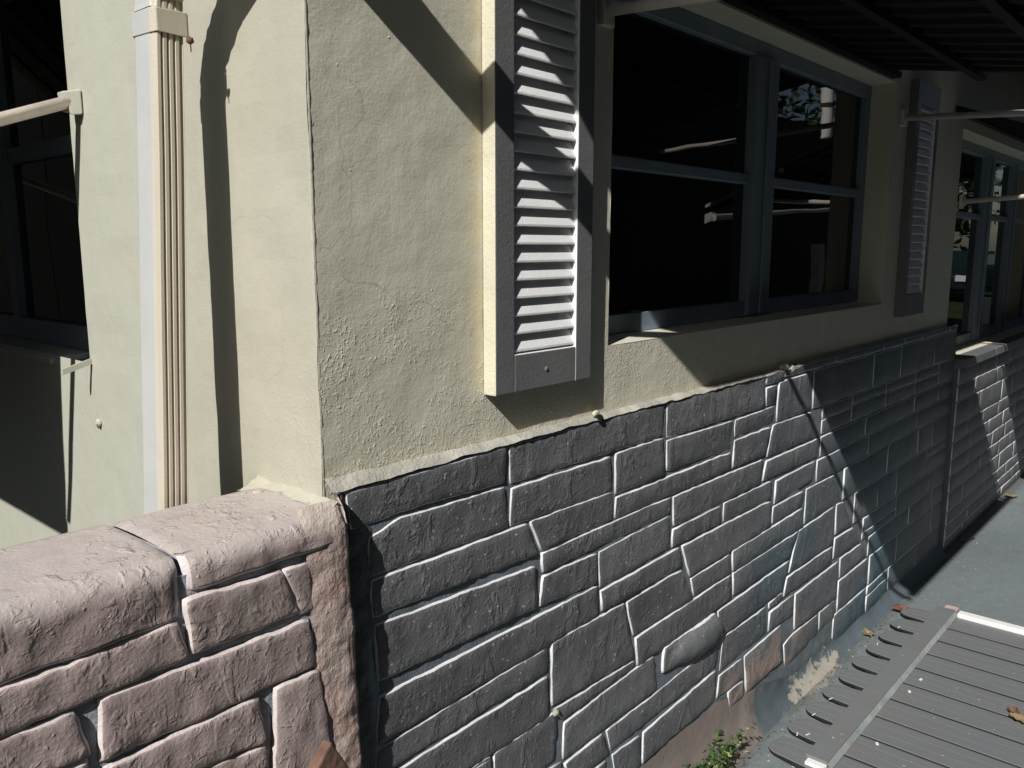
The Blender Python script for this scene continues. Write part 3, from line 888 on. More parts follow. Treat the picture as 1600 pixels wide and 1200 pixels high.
# rough render wrapped round the corner between the two stone walls
def corner_mat():
    m, t, p, pos, s = base('rough_corner_render', 0.6, 0.35)
    n = tex(t, 20, 5, 0.65, pos)
    xx = mth(t, 'ADD', s.outputs[0], mth(t, 'MULTIPLY', mth(t, 'SUBTRACT', n, 0.5), 0.02))
    lean = mth(t, 'MULTIPLY', mth(t, 'SUBTRACT', 1.1, s.outputs[2]), 0.042)
    f = mapr(t, mth(t, 'SUBTRACT', xx, lean), 0.748, 0.757)
    pink = mixc(t, ramp(t, tex(t, 13, 5, 0.7, pos), [(0.45, 0), (0.75, 1)]), (0.43, 0.35, 0.32), (0.55, 0.36, 0.30))
    pink = mixc(t, mapr(t, s.outputs[2], 1.06, 1.10), pink, (0.58, 0.50, 0.44))
    grey = mixc(t, ramp(t, tex(t, 16, 5, 0.7, pos), [(0.4, 0), (0.7, 1)]), (0.11, 0.115, 0.12), (0.16, 0.19, 0.205))
    g2 = mapr(t, mth(t, 'SUBTRACT', xx, lean), 0.785, 0.80)
    grey = mixc(t, mth(t, 'MULTIPLY', g2, mapr(t, s.outputs[2], 0.92, 0.80)), grey, (0.22, 0.30, 0.34))
    c = mixc(t, f, pink, grey)
    L(t, c, p.inputs['Base Color'])
    b1 = bump(t, p, tex(t, 38, 4, 0.55, pos), 0.004, 0.5)
    bump(t, p, ramp(t, tex(t, 110, 4, 0.6, vscale(t, pos, 1.2, 1, 0.9)), [(0.45, 0), (0.7, 1)]), 0.0016, 0.7, b1)
    return m
M['corner'] = corner_mat()
path = [(0.672, 1.006), (0.690, 1.002), (0.712, 0.9995), (0.730, 0.9990), (0.742, 1.0005), (0.749, 1.0050),
        (0.7525, 1.0125), (0.754, 1.0210), (0.757, 1.0300), (0.764, 1.0345), (0.774, 1.0335), (0.786, 1.0325), (0.800, 1.0330), (0.815, 1.0355)]
def corner(u, v):
    k = u * (len(path) - 1)
    i = min(int(k), len(path) - 2)
    f = k - i
    x = path[i][0] * (1 - f) + path[i + 1][0] * f
    y = path[i][1] * (1 - f) + path[i + 1][1] * f
    z = 1.118 * (1 - v)
    x += 0.042 * (1.1 - z) * 0.8
    am = 0.0035
    x += am * 0.8 * fb(u * 2, 9, z, 14) * (0.3 if u < 0.1 or u > 0.9 else 1)
    y += am * fb(x, 3, z, 26, 4) - 0.001
    if z > 1.07 and u < 0.65:
        y += (z - 1.07) ** 2 * 9
    # a crack that runs down beside the edge
    cr = abs(u - (0.36 + 0.05 * math.sin(z * 9) + 0.06 * noise.noise(Vector((0, 0, z * 12)))))
    if cr < 0.035:
        y += 0.003
    return (x, y, z)
vs, fs = grid(52, 260, corner, flip=True)
mesh_obj('corner_render', vs, fs, M['corner'], house, True)

# lumps and fixings on the walls
def blob(name, c, r, mat, parent, sq=(1, 1, 1), label=None, seed=0):
    bm = bmesh.new()
    bmesh.ops.create_icosphere(bm, subdivisions=3, radius=1.0)
    vs = []
    for v in bm.verts:
        k = 1 + 0.25 * noise.noise(v.co * 2.3 + Vector((seed, 0, 0)))
        vs.append((c[0] + v.co.x * r * sq[0] * k, c[1] + v.co.y * r * sq[1] * k, c[2] + v.co.z * r * sq[2] * k))
    fs = [tuple(v.index for v in f.verts) for f in bm.faces]
    bm.free()
    return mesh_obj(name, vs, fs, mat, parent, True, label=label)
blob('wall_anchor', (1.448, 1.030, 1.131), 0.008, M['dark'], house, (0.9, 0.8, 1.3))
blob('wall_anchor', (1.440, 1.036, 1.144), 0.008, M['cream'], house, (1.4, 0.5, 0.8), seed=4)
blob('mortar_lump', (2.415, 1.040, 1.139), 0.016, M['cream'], house, (1.7, 0.6, 0.6), seed=2)
blob('mortar_lump', (2.455, 1.031, 1.130), 0.009, M['cream'], house, (1.7, 0.4, 1.2), seed=5)
blob('wall_nail', (0.737, 1.868, 1.118), 0.009, M['cream_front'], house, (0.9, 1, 1), seed=6)
blob('wall_nail', (0.735, 1.866, 1.109), 0.004, M['rust'], house)
blob('mortar_lump', (1.300, 1.028, 0.508), 0.008, M['fillet'], house, (1, 0.8, 1), seed=9)
# crumbs where the low wall meets the house
for k in range(16):
    x = rnd.uniform(0.60, 0.735); y = rnd.uniform(1.03, 1.2)
    blob('mortar_crumb', (x, y, 1.104), rnd.uniform(0.003, 0.007), M['fillet'], house, (1.5, 1.1, 0.5), seed=k)
def toe(u, v):
    y = 1.235 - (1.235 - 1.012) * u
    k = 0.016 + 0.008 * fb(0, y, 3, 12)
    w = 0.035 + 0.016 * fb(0, y, 9, 14)
    return (XC - w * (1 - v) ** 1.0, y, 1.099 + 0.003 * fb(v * .1, y, 3, 50) + k * v ** 1.8)
vs, fs = grid(44, 7, toe)
mesh_obj('mortar_fillet', vs, fs, M['cream_front'], house, True)

# ------------------------------------------------------------------ low stone wall running out from the corner
low = thing('low_stone_wall', 'low rosy painted stone wall with pale top meeting the house corner', 'wall', (0.0, 1.115, 0))
b = MB()
b.box(-2.6, 0.735, 1.0080, 1.225, -0.1, 1.075)
core = b.build('wall_core', M['mortar_pink'], low)
def capstone(xa, xb, za, zb_, seed):
    prof = [(1.0105, 0.0), (1.004, 0.004), (1.0005, 0.008), (1.000, 0.014)]
    def f(u, v):
        x = xa + (xb - xa) * u
        zb = za + (zb_ - za) * u + 0.003 * noise.noise(Vector((x * 18, 0, seed)))
        e = min(x - xa, xb - x)
        rd = 0.0 if e > 0.014 else (1 - e / 0.014) ** 2 * 0.009
        # profile: bottom bevel, face, rounded shoulder, top, back
        s = v
        if s < 0.12:
            k = s / 0.12
            y = 1.011 - 0.011 * math.sin(k * math.pi / 2); z = zb + 0.009 * (1 - math.cos(k * math.pi / 2))
        elif s < 0.42:
            k = (s - 0.12) / 0.30
            y = 1.000; z = zb + 0.009 + (1.071 - zb - 0.009) * k
        elif s < 0.66:
            k = (s - 0.42) / 0.24 * math.pi / 2
            y = 1.000 + 0.034 * (1 - math.cos(k)); z = 1.071 + 0.032 * math.sin(k)
        elif s < 0.92:
            k = (s - 0.66) / 0.26
            y = 1.034 + 0.179 * k; z = 1.103 + 0.003 * math.sin(k * math.pi)
        else:
            k = (s - 0.92) / 0.08 * math.pi / 2
            y = 1.213 + 0.02 * math.sin(k); z = 1.103 - 0.06 * (1 - math.cos(k))
        face = 1.0 if 0.1 < s < 0.6 else 0.45
        d = face * (0.0050 * fb(x, 2.0 + seed, z, 11, 2) + (0.0028 if s < 0.5 else 0.0008) * fb(x * 1.3, 4, z * 0.8 + y, 38, 2))
        if s < 0.6:
            y -= d - rd
        else:
            z += d - rd * 0.6
        return (x, y, z)
    nx = int((xb - xa) / 0.009)
    vs, fs = grid(nx, 46, f)
    mi = [1 if (k // nx) < 4 or (k % nx) < 1 or (k % nx) >= nx - 1 else 0 for k in range(len(fs))]
    # only the front part of the end strips is pale
    mi = [1 if (k // nx) < 4 or (((k % nx) < 1 or (k % nx) >= nx - 1) and (k // nx) < 26) else 0 for k in range(len(fs))]
    return mesh_obj('capstone', vs, fs, None, low, True, mats=[M['pink'], M['joint_pink']], midx=mi)
capstone(-0.42, 0.4800, 0.998, 1.0175, 1)
capstone(0.4870, 0.735, 1.050, 1.052, 2)
b = MB(); b.box(-2.6, -0.43, 1.0, 1.23, 1.0, 1.10); bevel(b.build('capstone', M['pink'], low), 0.02, 3)
# rows carried on to the left of the picture
for s in PINK[1:]:
    ss = []
    for p in s:
        ss.append(p)
    zt = max(p[1] for p in s)
    if zt > 1.08:
        continue
    stone(ss, 1.000 + rnd.uniform(-.0012, .0012), 0.0070, core, M['pink'], M['joint_pink'], 0.011, amp=0.0026, inset=0.0046, gap=-0.0036, wob=0.0024)
for (x0, x1, zt, zb) in ((-0.25, 0.222, 1.003, 0.955), (-0.30, 0.215, 0.945, 0.893), (-0.6, -0.26, 1.0, 0.9),
                         (0.20, 0.355, 0.885, 0.80), (-0.2, 0.195, 0.885, 0.80), (0.30, 0.50, 0.785, 0.735), (-0.1, 0.29, 0.79, 0.72), (0.1, 0.50, 0.725, 0.64), (0.51, 0.60, 0.728, 0.66)):
    stone([(x0, zt), (x1, zt), (x1, zb), (x0, zb)], 1.0, 0.0105, core, M['pink'], M['joint_pink'], 0.014, amp=0.004, inset=0.008, gap=0.0015, wob=0.0024)

# ------------------------------------------------------------------ shutters
def make_shutter(x0, x1, z0, z1, label, rail=0.075, stile=0.048, pitch=0.0332, edge='shutter_cream'):
    yf, yb = 1.018, 1.0495
    s = thing('shutter', label, 'shutter', ((x0 + x1) / 2, D, z0), 'louvred shutters beside the windows')
    xi0, xi1, zi0, zi1 = x0 + stile, x1 - stile, z0 + rail, z1 - rail
    def piece(name, a, c, zl, zh, cream=False, white=False):
        b = MB()
        b.box(a, c, yf, yb, zl, zh)
        mi = [0] * 6
        if cream: mi[0] = 1
        if white == 'L': mi[0] = 2
        if white == 'R': mi[1] = 2
        if white == 'T': mi[5] = 2
        o = mesh_obj(name, b.v, b.f, None, s, mats=[M['shutter_grey'], M[edge], M['shutter_white']], midx=mi)
        return bevel(o, 0.0025)
    piece('stile', x0, xi0, z0, z1, cream=True)
    piece('stile', xi1, x1, z0, z1, white='L')
    piece('bottom_rail', xi0 + 0.0005, xi1 - 0.0005, z0, zi0, white='T')
    piece('top_rail', xi0 + 0.0005, xi1 - 0.0005, zi1, z1)
    b = MB(); b.box(xi0, xi1, yb - 0.003, yb - 0.001, zi0, zi1)
    b.build('back_panel', M['shutter_white'], s)
    z = zi0 + 0.004
    me = None
    while z < zi1 - 0.02:
        if me is None:
            # slat: leans outward towards its foot
            w = xi1 - xi0 - 0.001
            pr = [(0.0015, 0.0), (0.0015, 0.0045), (0.0142, 0.0325), (0.0170, 0.0310), (0.005, 0.0)]
            n = len(pr)
            vs = [(x, p[0], p[1]) for x in (-w / 2, w / 2) for p in pr]
            fs = [(i, n + i, n + (i + 1) % n, (i + 1) % n) for i in range(n)] + [tuple(range(n)), tuple(range(2 * n - 1, n - 1, -1))]
            o = mesh_obj('slat', vs, fs, M['shutter_white'], s, centre=False)
            bevel(o, 0.0012, 1)
            me = o.data
            proto = o
        else:
            o = proto.copy(); COL.objects.link(o); o.parent = s
        o.location = (0, yf + 0.0035 - D, z - z0)
        z += pitch
    blob('screw_head', ((x0 + x1) / 2, yf, z0 + rail * 0.5), 0.005, M['shutter_grey'], s, (1, 0.45, 1))
    return s
make_shutter(1.102, 1.394, 1.228, 2.26, 'grey framed shutter with sunlit white louvres between the corner and the near window', 0.072, 0.052)
make_shutter(3.44, 3.72, 1.226, 2.12, 'narrow dark shutter in shade between the two far windows', 0.085, 0.040, edge='shutter_grey')

# ------------------------------------------------------------------ awnings
def awning_side(x0, x1, zh, zo, yo, arms, label, n, zb=1.97, za=1.92):
    a = thing('window_awning', label, 'awning', ((x0 + x1) / 2, D, zh), 'metal awnings over the windows')
    pw = (x1 - x0) / n
    sl = (zh - zo) / (D - yo)
    me = None
    for k in range(n):
        if me is None:
            pr = [(0, 0.012), (pw * 0.30, 0.012), (pw * 0.36, 0.0), (pw * 0.62, 0.0), (pw * 0.68, 0.012), (pw + 0.012, 0.016),
                  (pw + 0.012, 0.014), (pw * 0.68 + .001, 0.010), (pw * 0.62, -0.002), (pw * 0.36, -0.002), (pw * 0.30, 0.010), (0, 0.010)]
            m = len(pr)
            vs = [(x, 0, z) for x, z in pr] + [(x, yo - D, z + zo - zh) for x, z in pr]
            fs = [(i, (i + 1) % m, m + (i + 1) % m, m + i) for i in range(m)] + [tuple(range(m))[::-1], tuple(range(m, 2 * m))]
            proto = mesh_obj('slat', vs, fs, M['awning'], a, centre=False)
            me = proto.data
            o = proto
        else:
            o = proto.copy(); COL.objects.link(o); o.parent = a
        o.location = (x0 + pw * k - (x0 + x1) / 2, 0, 0)
    b = MB(); b.bar((min(x0, arms[0]), yo + 0.015, zo - 0.014), (max(x1, arms[1]), yo + 0.015, zo - 0.014), 0.03, 0.02)
    b.build('front_bar', M['awning'], a)
    b = MB(); b.bar((x0, D - 0.02, zh - 0.016), (x1, D - 0.02, zh - 0.016), 0.03, 0.02)
    b.build('hinge_bar', M['awning'], a)
    for f in (0.35, 0.68):
        y = D + (yo - D) * f; z = zh + (zo - zh) * f - 0.014
        b = MB(); b.bar((x0, y, z), (x1, y, z), 0.025, 0.02)
        b.build('cross_bar', M['awning'], a)
    for x in arms:
        b = MB()
        b.tube([(x, D - 0.005, zb), (x, yo + 0.02, za)], 0.011, 10)
        arm = b.build('arm', M['rod'], a, True)
        b = MB(); b.box(x - 0.02, x + 0.02, D - 0.016, D - 0.001, zb - 0.03, zb + 0.03)
        bevel(b.build('bracket', M['cream'], arm), 0.003)
    return a
awning_side(1.455, 3.22, 2.115, 1.985, 0.212, (1.462, 3.36), 'long dark metal awning over the near side window, arms reaching out from the wall', 14, 1.97, 1.925)
awning_side(4.06, 6.70, 2.09, 1.79, 0.245, (4.26, 6.66), 'far metal awning sloping down over the last side window', 18, 1.70, 1.745)

aw = thing('window_awning', 'metal awning over the front window, its pale arm crossing the left edge', 'awning', (XC, 2.6, 2.2), 'metal awnings over the windows')
ya, yb2 = 1.93, 3.32
xo, zo_, zh_ = -0.06, 1.50, 2.27
n = 10
pw = (yb2 - ya) / n
me = None
for k in range(n):
    if me is None:
        pr = [(0, 0.012), (pw * 0.30, 0.012), (pw * 0.36, 0.0), (pw * 0.62, 0.0), (pw * 0.68, 0.012), (pw + 0.012, 0.016),
              (pw + 0.012, 0.014), (pw * 0.68 + .001, 0.010), (pw * 0.62, -0.002), (pw * 0.36, -0.002), (pw * 0.30, 0.010), (0, 0.010)]
        m = len(pr)
        vs = [(0, y, z) for y, z in pr] + [(xo - XC, y - 0.075, z + zo_ - zh_) for y, z in pr]
        fs = [(i, (i + 1) % m, m + (i + 1) % m, m + i)[::-1] for i in range(m)] + [tuple(range(m)), tuple(range(m, 2 * m))[::-1]]
        proto = mesh_obj('slat', vs, fs, M['awning'], aw, centre=False)
        me = proto.data
        o = proto
    else:
        o = proto.copy(); COL.objects.link(o); o.parent = aw
    o.location = (0, ya + pw * k - 2.6, zh_ - 2.2)
b = MB(); b.bar((xo + 0.01, ya - 0.075, zo_), (xo + 0.01, yb2 - 0.075, zo_), 0.03, 0.02)
b.build('front_bar', M['awning'], aw)
for yy in (1.842, 3.30):
    b = MB()
    b.tube([(XC - 0.012, yy, 1.793), (-0.03, yy + 0.005, 1.509)], 0.0125, 12)
    arm = b.build('arm', M['rod'], aw, True)
    # a folded metal clip holds the arm to the wall
    b = MB()
    b.add([(XC - 0.002, yy - 0.02, 1.815), (XC - 0.002, yy + 0.022, 1.815), (XC - 0.002, yy + 0.022, 1.77), (XC - 0.002, yy - 0.02, 1.765),
           (XC - 0.035, yy - 0.006, 1.808), (XC - 0.035, yy + 0.02, 1.808), (XC - 0.03, yy + 0.018, 1.772), (XC - 0.02, yy - 0.012, 1.762)],
          [(0, 3, 2, 1), (4, 5, 6, 7), (0, 1, 5, 4), (1, 2, 6, 5), (2, 3, 7, 6), (3, 0, 4, 7)])
    bevel(b.build('bracket', M['cream_front'], arm), 0.003)

# ------------------------------------------------------------------ downspout
ds = thing('downspout', 'white ribbed downspout standing off the front wall behind the low wall', 'downspout', (0.612, 1.28, 0))
px0, px1, py0, py1 = 0.590, 0.638, 1.246, 1.313
def pipe_profile():
    pts = []
    # side towards the corner (y = py0): three ribs; front (x = px0): flat with soft corners
    r = 0.006
    pts.append((px0, py0 + 0.012))
    pts.append((px0 + 0.0012, py0 + 0.005)); pts.append((px0 + 0.005, py0 + 0.0012))
    k = 4
    w = (px1 - px0 - 0.010) / k
    x = px0 + 0.005
    for i in range(k):
        pts += [(x + w * 0.12, py0), (x + w * 0.62, py0), (x + w * 0.72, py0 + 0.0035), (x + w * 0.92, py0 + 0.0035)]
        x += w
    pts += [(px1 - 0.002, py0 + 0.001), (px1, py0 + 0.004), (px1, py1 - 0.004), (px1 - 0.004, py1), (px0 + 0.006, py1), (px0 + 0.0012, py1 - 0.004), (px0, py1 - 0.010)]
    return pts
pp = pipe_profile()
n = len(pp)
zs = [0.05 + i * (1.862 - 0.05) / 24 for i in range(25)]
vs = []
for z in zs:
    for x, y in pp:
        vs.append((x + 0.0563 * (z - 1.4) + 0.0012 * noise.noise(Vector((x * 9, y * 9, z * 5))), y + 0.0012 * noise.noise(Vector((y * 9, 2, z * 6))), z))
fs = [(j * n + i, j * n + (i + 1) % n, (j + 1) * n + (i + 1) % n, (j + 1) * n + i) for j in range(len(zs) - 1) for i in range(n)]
fs = [f[::-1] for f in fs]
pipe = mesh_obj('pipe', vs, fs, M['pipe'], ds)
# crimped elbow and the slanting run up to the gutter
def pipe_run(pts, crimp, name, size):
    vs = []
    m = 8
    for k, (p, s) in enumerate(pts):
        p = Vector(p)
        d = (Vector(pts[min(k + 1, len(pts) - 1)][0]) - Vector(pts[max(k - 1, 0)][0])).normalized()
        r = Vector((1, 0, 0)); r = (r - d * r.dot(d)).normalized()
        u = d.cross(r).normalized()
        hw, hh = size[0] / 2 * s, size[1] / 2 * s
        c = 0.25
        for a, e in ((-1, -1 + c), (-1 + c, -1), (1 - c, -1), (1, -1 + c), (1, 1 - c), (1 - c, 1), (-1 + c, 1), (-1, 1 - c)):
            vs.append(p + r * (a * hw) + u * (e * hh))
    fs = [(j * m + i, j * m + (i + 1) % m, (j + 1) * m + (i + 1) % m, (j + 1) * m + i) for j in range(len(pts) - 1) for i in range(m)]
    fs += [tuple(range(m))[::-1], tuple((len(pts) - 1) * m + i for i in range(m))]
    return mesh_obj(name, vs, fs, M['pipe'], ds)
A = Vector((0.638, 1.28, 1.865)); B_ = Vector((0.722, 0.66, 2.235))
dirv = (B_ - A).normalized()
seq = [((A.x, A.y, 1.845), 0.98)]
for k in range(12):
    t = k / 11
    p = Vector((0.640, 1.28, 1.862)) + Vector((0, 0, 0.05)) * t + dirv * 0.09 * t * t
    seq.append((tuple(p), 1.02 if k % 2 else 0.94))
pipe_run(seq, True, 'elbow', (0.050, 0.069))
st = Vector(seq[-1][0])
pipe_run([(tuple(st - dirv * 0.005), 1.0), (tuple(B_), 1.0)], False, 'pipe', (0.048, 0.067))
gt = Vector((0.722, 0.505, 2.615))
seq = [(tuple(B_ - dirv * 0.01), 1.0)] + [(tuple((B_ + dirv * 0.012).lerp(gt, k / 24)), 1.02 if k % 2 else 0.95) for k in range(1, 6)] + [(tuple(gt), 1.0)]
pipe_run(seq, True, 'elbow', (0.050, 0.069))
# strap and its screw tab
px0 += 0.024; px1 += 0.024
b = MB()
zt, zb = 1.844, 1.812
e = 0.0022
prs = [(px1 + 0.0, py1 + e), (px0 - e + 0.006, py1 + e), (px0 - e, py1 - 0.004), (px0 - e, py0 + 0.006), (px0 + 0.004, py0 - e), (px1 + 0.002, py0 - e), (px1 + 0.006, py0 + 0.002)]
vs = []
for i, (x, y) in enumerate(prs):
    vs += [(x, y, zb - 0.002 * (i % 2)), (x, y, zt + 0.001 * (i % 3))]
fs = [(2 * i, 2 * i + 1, 2 * i + 3, 2 * i + 2) for i in range(len(prs) - 1)]
o = mesh_obj('strap', vs, fs, M['pipe'], ds)
sm = o.modifiers.new('solid', 'SOLIDIFY'); sm.thickness = 0.002; sm.offset = 0
bevel(o, 0.001, 1)
blob('screw', (px1 + 0.004, py0 - 0.006, 1.806), 0.0055, M['rust'], ds)
b = MB(); b.tube([(px1 + 0.004, py0 - 0.006, 1.804), (px1 + 0.004, py0 - 0.007, 1.790)], 0.0012, 6); b.build('screw_tip', M['rust'], ds)

# ------------------------------------------------------------------ folded awning panel lying on the slab
pn = thing('awning_panel', 'old grey slatted metal awning panel lying flat on the painted slab', 'awning panel', (2.9, 0.3, 0))
PX0, PX1 = 2.165, 3.56
pitch = 0.1375
def slat_mesh():
    # cross section over x: the left edge tucks under, the right edge stands proud; three low ridges
    pr = [(0.0, 0.0245), (0.003, 0.0255), (0.042, 0.0240), (0.045, 0.0232), (0.049, 0.0237), (0.088, 0.0222), (0.091, 0.0214), (0.095, 0.0219),
          (0.128, 0.0206), (0.1365, 0.0200), (0.1365, 0.012), (0.120, 0.013), (0.0, 0.009)]
    return pr
pr = slat_mesh()
m = len(pr)
top_n = 12
ys = [0.945, 0.940, 0.930, 0.915, 0.896, 0.80, 0.6, 0.3, 0.0, -0.35]
vs = []
for j, y in enumerate(ys):
    t = max(0.0, (y - 0.896) / 0.049)
    half = math.sqrt(max(0.0, 1 - t * t))
    for x, z in pr:
        xc = 0.055 + (x - 0.055) * (0.08 + 0.92 * half) if y > 0.896 else x
        zc = z - 0.002 * t
        if y > 0.80 and z < 0.0195:
            zc = 0.0165
        # past the cross bar the tongues are narrower
        if y > 0.80:
            xc = 0.054 + (xc - 0.054) * 0.84
        vs.append((xc, y - 0.3, zc))
fs = [(j * m + i, (j + 1) * m + i, (j + 1) * m + (i + 1) % m, j * m + (i + 1) % m) for j in range(len(ys) - 1) for i in range(m)]
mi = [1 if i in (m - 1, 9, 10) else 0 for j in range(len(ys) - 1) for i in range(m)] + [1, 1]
fs += [tuple(range(m)), tuple((len(ys) - 1) * m + i for i in range(m))[::-1]]
proto = None
for k in range(10):
    x = PX0 + 0.02 + k * pitch
    if proto is None:
        proto = mesh_obj('slat', vs, fs, None, pn, centre=False, mats=[M['slat'], M['gap_shade']], midx=mi)
        o = proto
    else:
        o = proto.copy(); COL.objects.link(o); o.parent = pn
    o.location = (x - 2.9, 0.3 - 0.3 + rnd.uniform(-.003, .003), rnd.uniform(0, 0.001))
b = MB()
b.box(PX0 + 0.06, PX1 + 0.02, 0.768, 0.832, 0.0255, 0.042)
cb = bevel(b.build('cross_bar', M['slat'], pn), 0.002)
b = MB(); b.add([(x, y, z) for x in (PX0 + 0.06, PX1 + 0.02) for y, z in ((0.755, 0.026), (0.767, 0.040), (0.767, 0.037), (0.757, 0.024))], [(0, 4, 5, 1), (1, 5, 6, 2), (2, 6, 7, 3), (3, 7, 4, 0), (0, 1, 2, 3), (4, 7, 6, 5)])
b.build('bar_lip', M['bar_lip'], cb)
b = MB(); b.box(PX0 + 0.035, PX0 + 0.0605, 0.768, 0.824, 0.004, 0.034); bevel(b.build('bar_end', M['barwhite'], pn), 0.002)
b = MB(); b.box(PX1 + 0.020, PX1 + 0.075, 0.766, 0.815, 0.022, 0.034); bevel(b.build('bar_end', M['barpink'], pn, label='pink stained bar end'), 0.003)
b = MB(); b.box(PX1 + 0.005, PX1 + 0.045, -0.36, 0.757, 0.004, 0.036); bevel(b.build('side_bar', M['barwhite'], pn, label='chalky white side bar'), 0.003)
b = MB(); b.box(PX0 + 0.05, PX1, -0.10, -0.05, 0.0255, 0.036); bevel(b.build('cross_bar', M['slat'], pn), 0.002)
# small white rivet marks and chips of paint
for k, (x, y) in enumerate(((2.33, 0.90), (2.35, 0.875), (2.47, 0.905), (2.60, 0.90), (3.10, 0.915), (3.30, 0.90), (2.93, 0.715), (2.82, 0.720), (2.44, 0.70))):
    b = MB()
    a = rnd.uniform(-0.5, 0.5)
    w, l = (0.003, 0.018) if k < 6 else (0.008, 0.014)
    z = 0.0255
    c, s_ = math.cos(a), math.sin(a)
    b.add([(x + c * i * l - s_ * j * w, y + s_ * i * l + c * j * w, z + h) for h in (0, 0.0015) for i, j in ((-.5, -.5), (.5, -.5), (.5, .5), (-.5, .5))],
          [(3, 2, 1, 0), (4, 5, 6, 7), (0, 1, 5, 4), (1, 2, 6, 5), (2, 3, 7, 6), (3, 0, 4, 7)])
    b.build('paint_chip', M['barwhite'], pn)

# ------------------------------------------------------------------ litter and weeds
def leaf(name, x, y, z, size, rot, curl, mat, label, group=None):
    def f(u, v):
        a = u * 2 - 1
        w = math.sin(max(0.03, min(0.97, v)) * math.pi) ** 1.3 * 0.36 * (1 + 0.35 * math.sin(v * 19))
        px = a * w
        py = v - 0.5
        pz = curl * (abs(a) ** 1.5) * 0.5 + curl * 0.5 * (v - 0.4) ** 2 * 2 + 0.05 * noise.noise(Vector((a * 2, v * 3, x)))
        c, s_ = math.cos(rot), math.sin(rot)
        return (x + size * (px * c - py * s_), y + size * (px * s_ + py * c), z + size * (pz + 0.06))
    vs, fs = grid(6, 14, f)
    o = mesh_obj(name, vs, fs, mat, None, True)
    sm = o.modifiers.new('solid', 'SOLIDIFY'); sm.thickness = 0.0008
    return tag(o, label, 'leaf', group)
leaf('dried_leaf', 3.50, 0.955, 0.010, 0.075, 0.9, 0.22, M['leaf_brown'], 'curled red brown leaf lying just beyond the awning panel tongues')
leaf('dried_leaf', 3.20, 0.985, 0.003, 0.07, 2.3, 0.22, M['leaf_tan'], 'tan leaf lying against a slat tip of the grey panel')
leaf('dried_leaf', 2.86, 0.400, 0.026, 0.065, 0.2, 0.35, M['leaf_tan'], 'crumpled pale leaf on the slats at the right edge')
leaf('dried_leaf', 2.90, 0.43, 0.026, 0.045, 1.4, 0.4, M['leaf_brown'], 'small dark leaf beside the crumpled pale leaf on the slats')
leaf('dried_leaf', 3.60, 1.035, 0.003, 0.05, 1.2, 0.4, M['leaf_brown'], 'small brown leaf curled at the foot of the stones')
leaf('dried_leaf', 5.62, 0.965, 0.003, 0.07, 0.4, 0.3, M['leaf_tan'], 'small leaf at the far end of the awning shadow on the slab')
def twig(pts, r, label, branches=()):
    b = MB()
    b.tube(pts, r, 6)
    for q in branches:
        b.tube(q, r * 0.7, 5)
    return tag(b.build('twig', M['stem'], None, True), label, 'twig')
twig([(4.58, 0.985, 0.006), (4.62, 0.965, 0.012), (4.68, 0.948, 0.006)], 0.004, 'short twig lying at the shadow edge on the slab')
twig([(2.43, 1.06, 0.006), (2.47, 1.045, 0.010), (2.53, 1.04, 0.006)], 0.003, 'thin brown twig on the slab by the wall foot')
twig([(3.56, 1.03, 0.004), (3.63, 1.025, 0.012), (3.70, 1.01, 0.004)], 0.0025, 'forked twig by the wall foot beside a curled leaf', [[(3.63, 1.025, 0.012), (3.66, 1.04, 0.02)]])
twig([(2.08, 1.02, 0.07), (2.20, 1.035, 0.10), (2.27, 1.04, 0.055)], 0.0016, 'bare curved stem arching above the weed at the wall foot')

weed = thing('weed', 'low leafy green weed growing from the crack at the wall foot', 'weed', (2.06, 1.03, 0))
b = MB()
rw = random.Random(11)
leaves_g, leaves_p = MB(), MB()
def little_leaf(mb, c, d, up, l, w):
    d = d.normalized(); s_ = d.cross(up)
    s_ = s_.normalized() if s_.length > 1e-3 else Vector((1, 0, 0))
    u2 = s_.cross(d)
    pts = [c, c + d * l * 0.45 + s_ * w * 0.5 + u2 * w * 0.12, c + d * l, c + d * l * 0.45 - s_ * w * 0.5 + u2 * w * 0.12]
    mb.add(pts, [(0, 1, 2), (0, 2, 3)])
for k in range(90):
    a = rw.uniform(0, 2 * math.pi)
    ln = rw.uniform(0.04, 0.17)
    r0 = Vector((1.99 + rw.uniform(-.10, .07), 1.02 + rw.uniform(-.02, .02), 0.01))
    tip = r0 + Vector((math.cos(a) * ln * 0.9, math.sin(a) * ln * 0.35 - 0.02, ln * rw.uniform(0.3, 1.0)))
    mid = (r0 + tip) / 2 + Vector((0, 0, 0.015))
    b.tube([r0, mid, tip], [0.0012, 0.001, 0.0006], 4)
    for j in range(9):
        t = rw.uniform(0.2, 1.0)
        p = r0.lerp(mid, t * 2) if t < 0.5 else mid.lerp(tip, t * 2 - 1)
        d = Vector((rw.uniform(-1, 1), rw.uniform(-1, 1), rw.uniform(-.2, .8)))
        little_leaf(leaves_p if rw.random() < 0.12 else leaves_g, p, d, Vector((0, 0, 1)), rw.uniform(0.012, 0.028), rw.uniform(0.008, 0.016))
b.build('stem', M['stem'], weed)
lg = leaves_g.build('foliage', M['leaf_green'], weed)
lg['kind'] = 'stuff'
lp = leaves_p.build('foliage', M['leaf_pale'], weed, label='pale yellow green leaves')
lp['kind'] = 'stuff'
s2 = thing('weed', 'tiny dry sprig lying on the slab beside the green weed', 'weed', (2.2, 1.03, 0))
b = MB(); q = MB()
b.tube([(2.14, 1.05, 0.01), (2.21, 1.03, 0.02), (2.28, 1.02, 0.012)], 0.0012, 5)
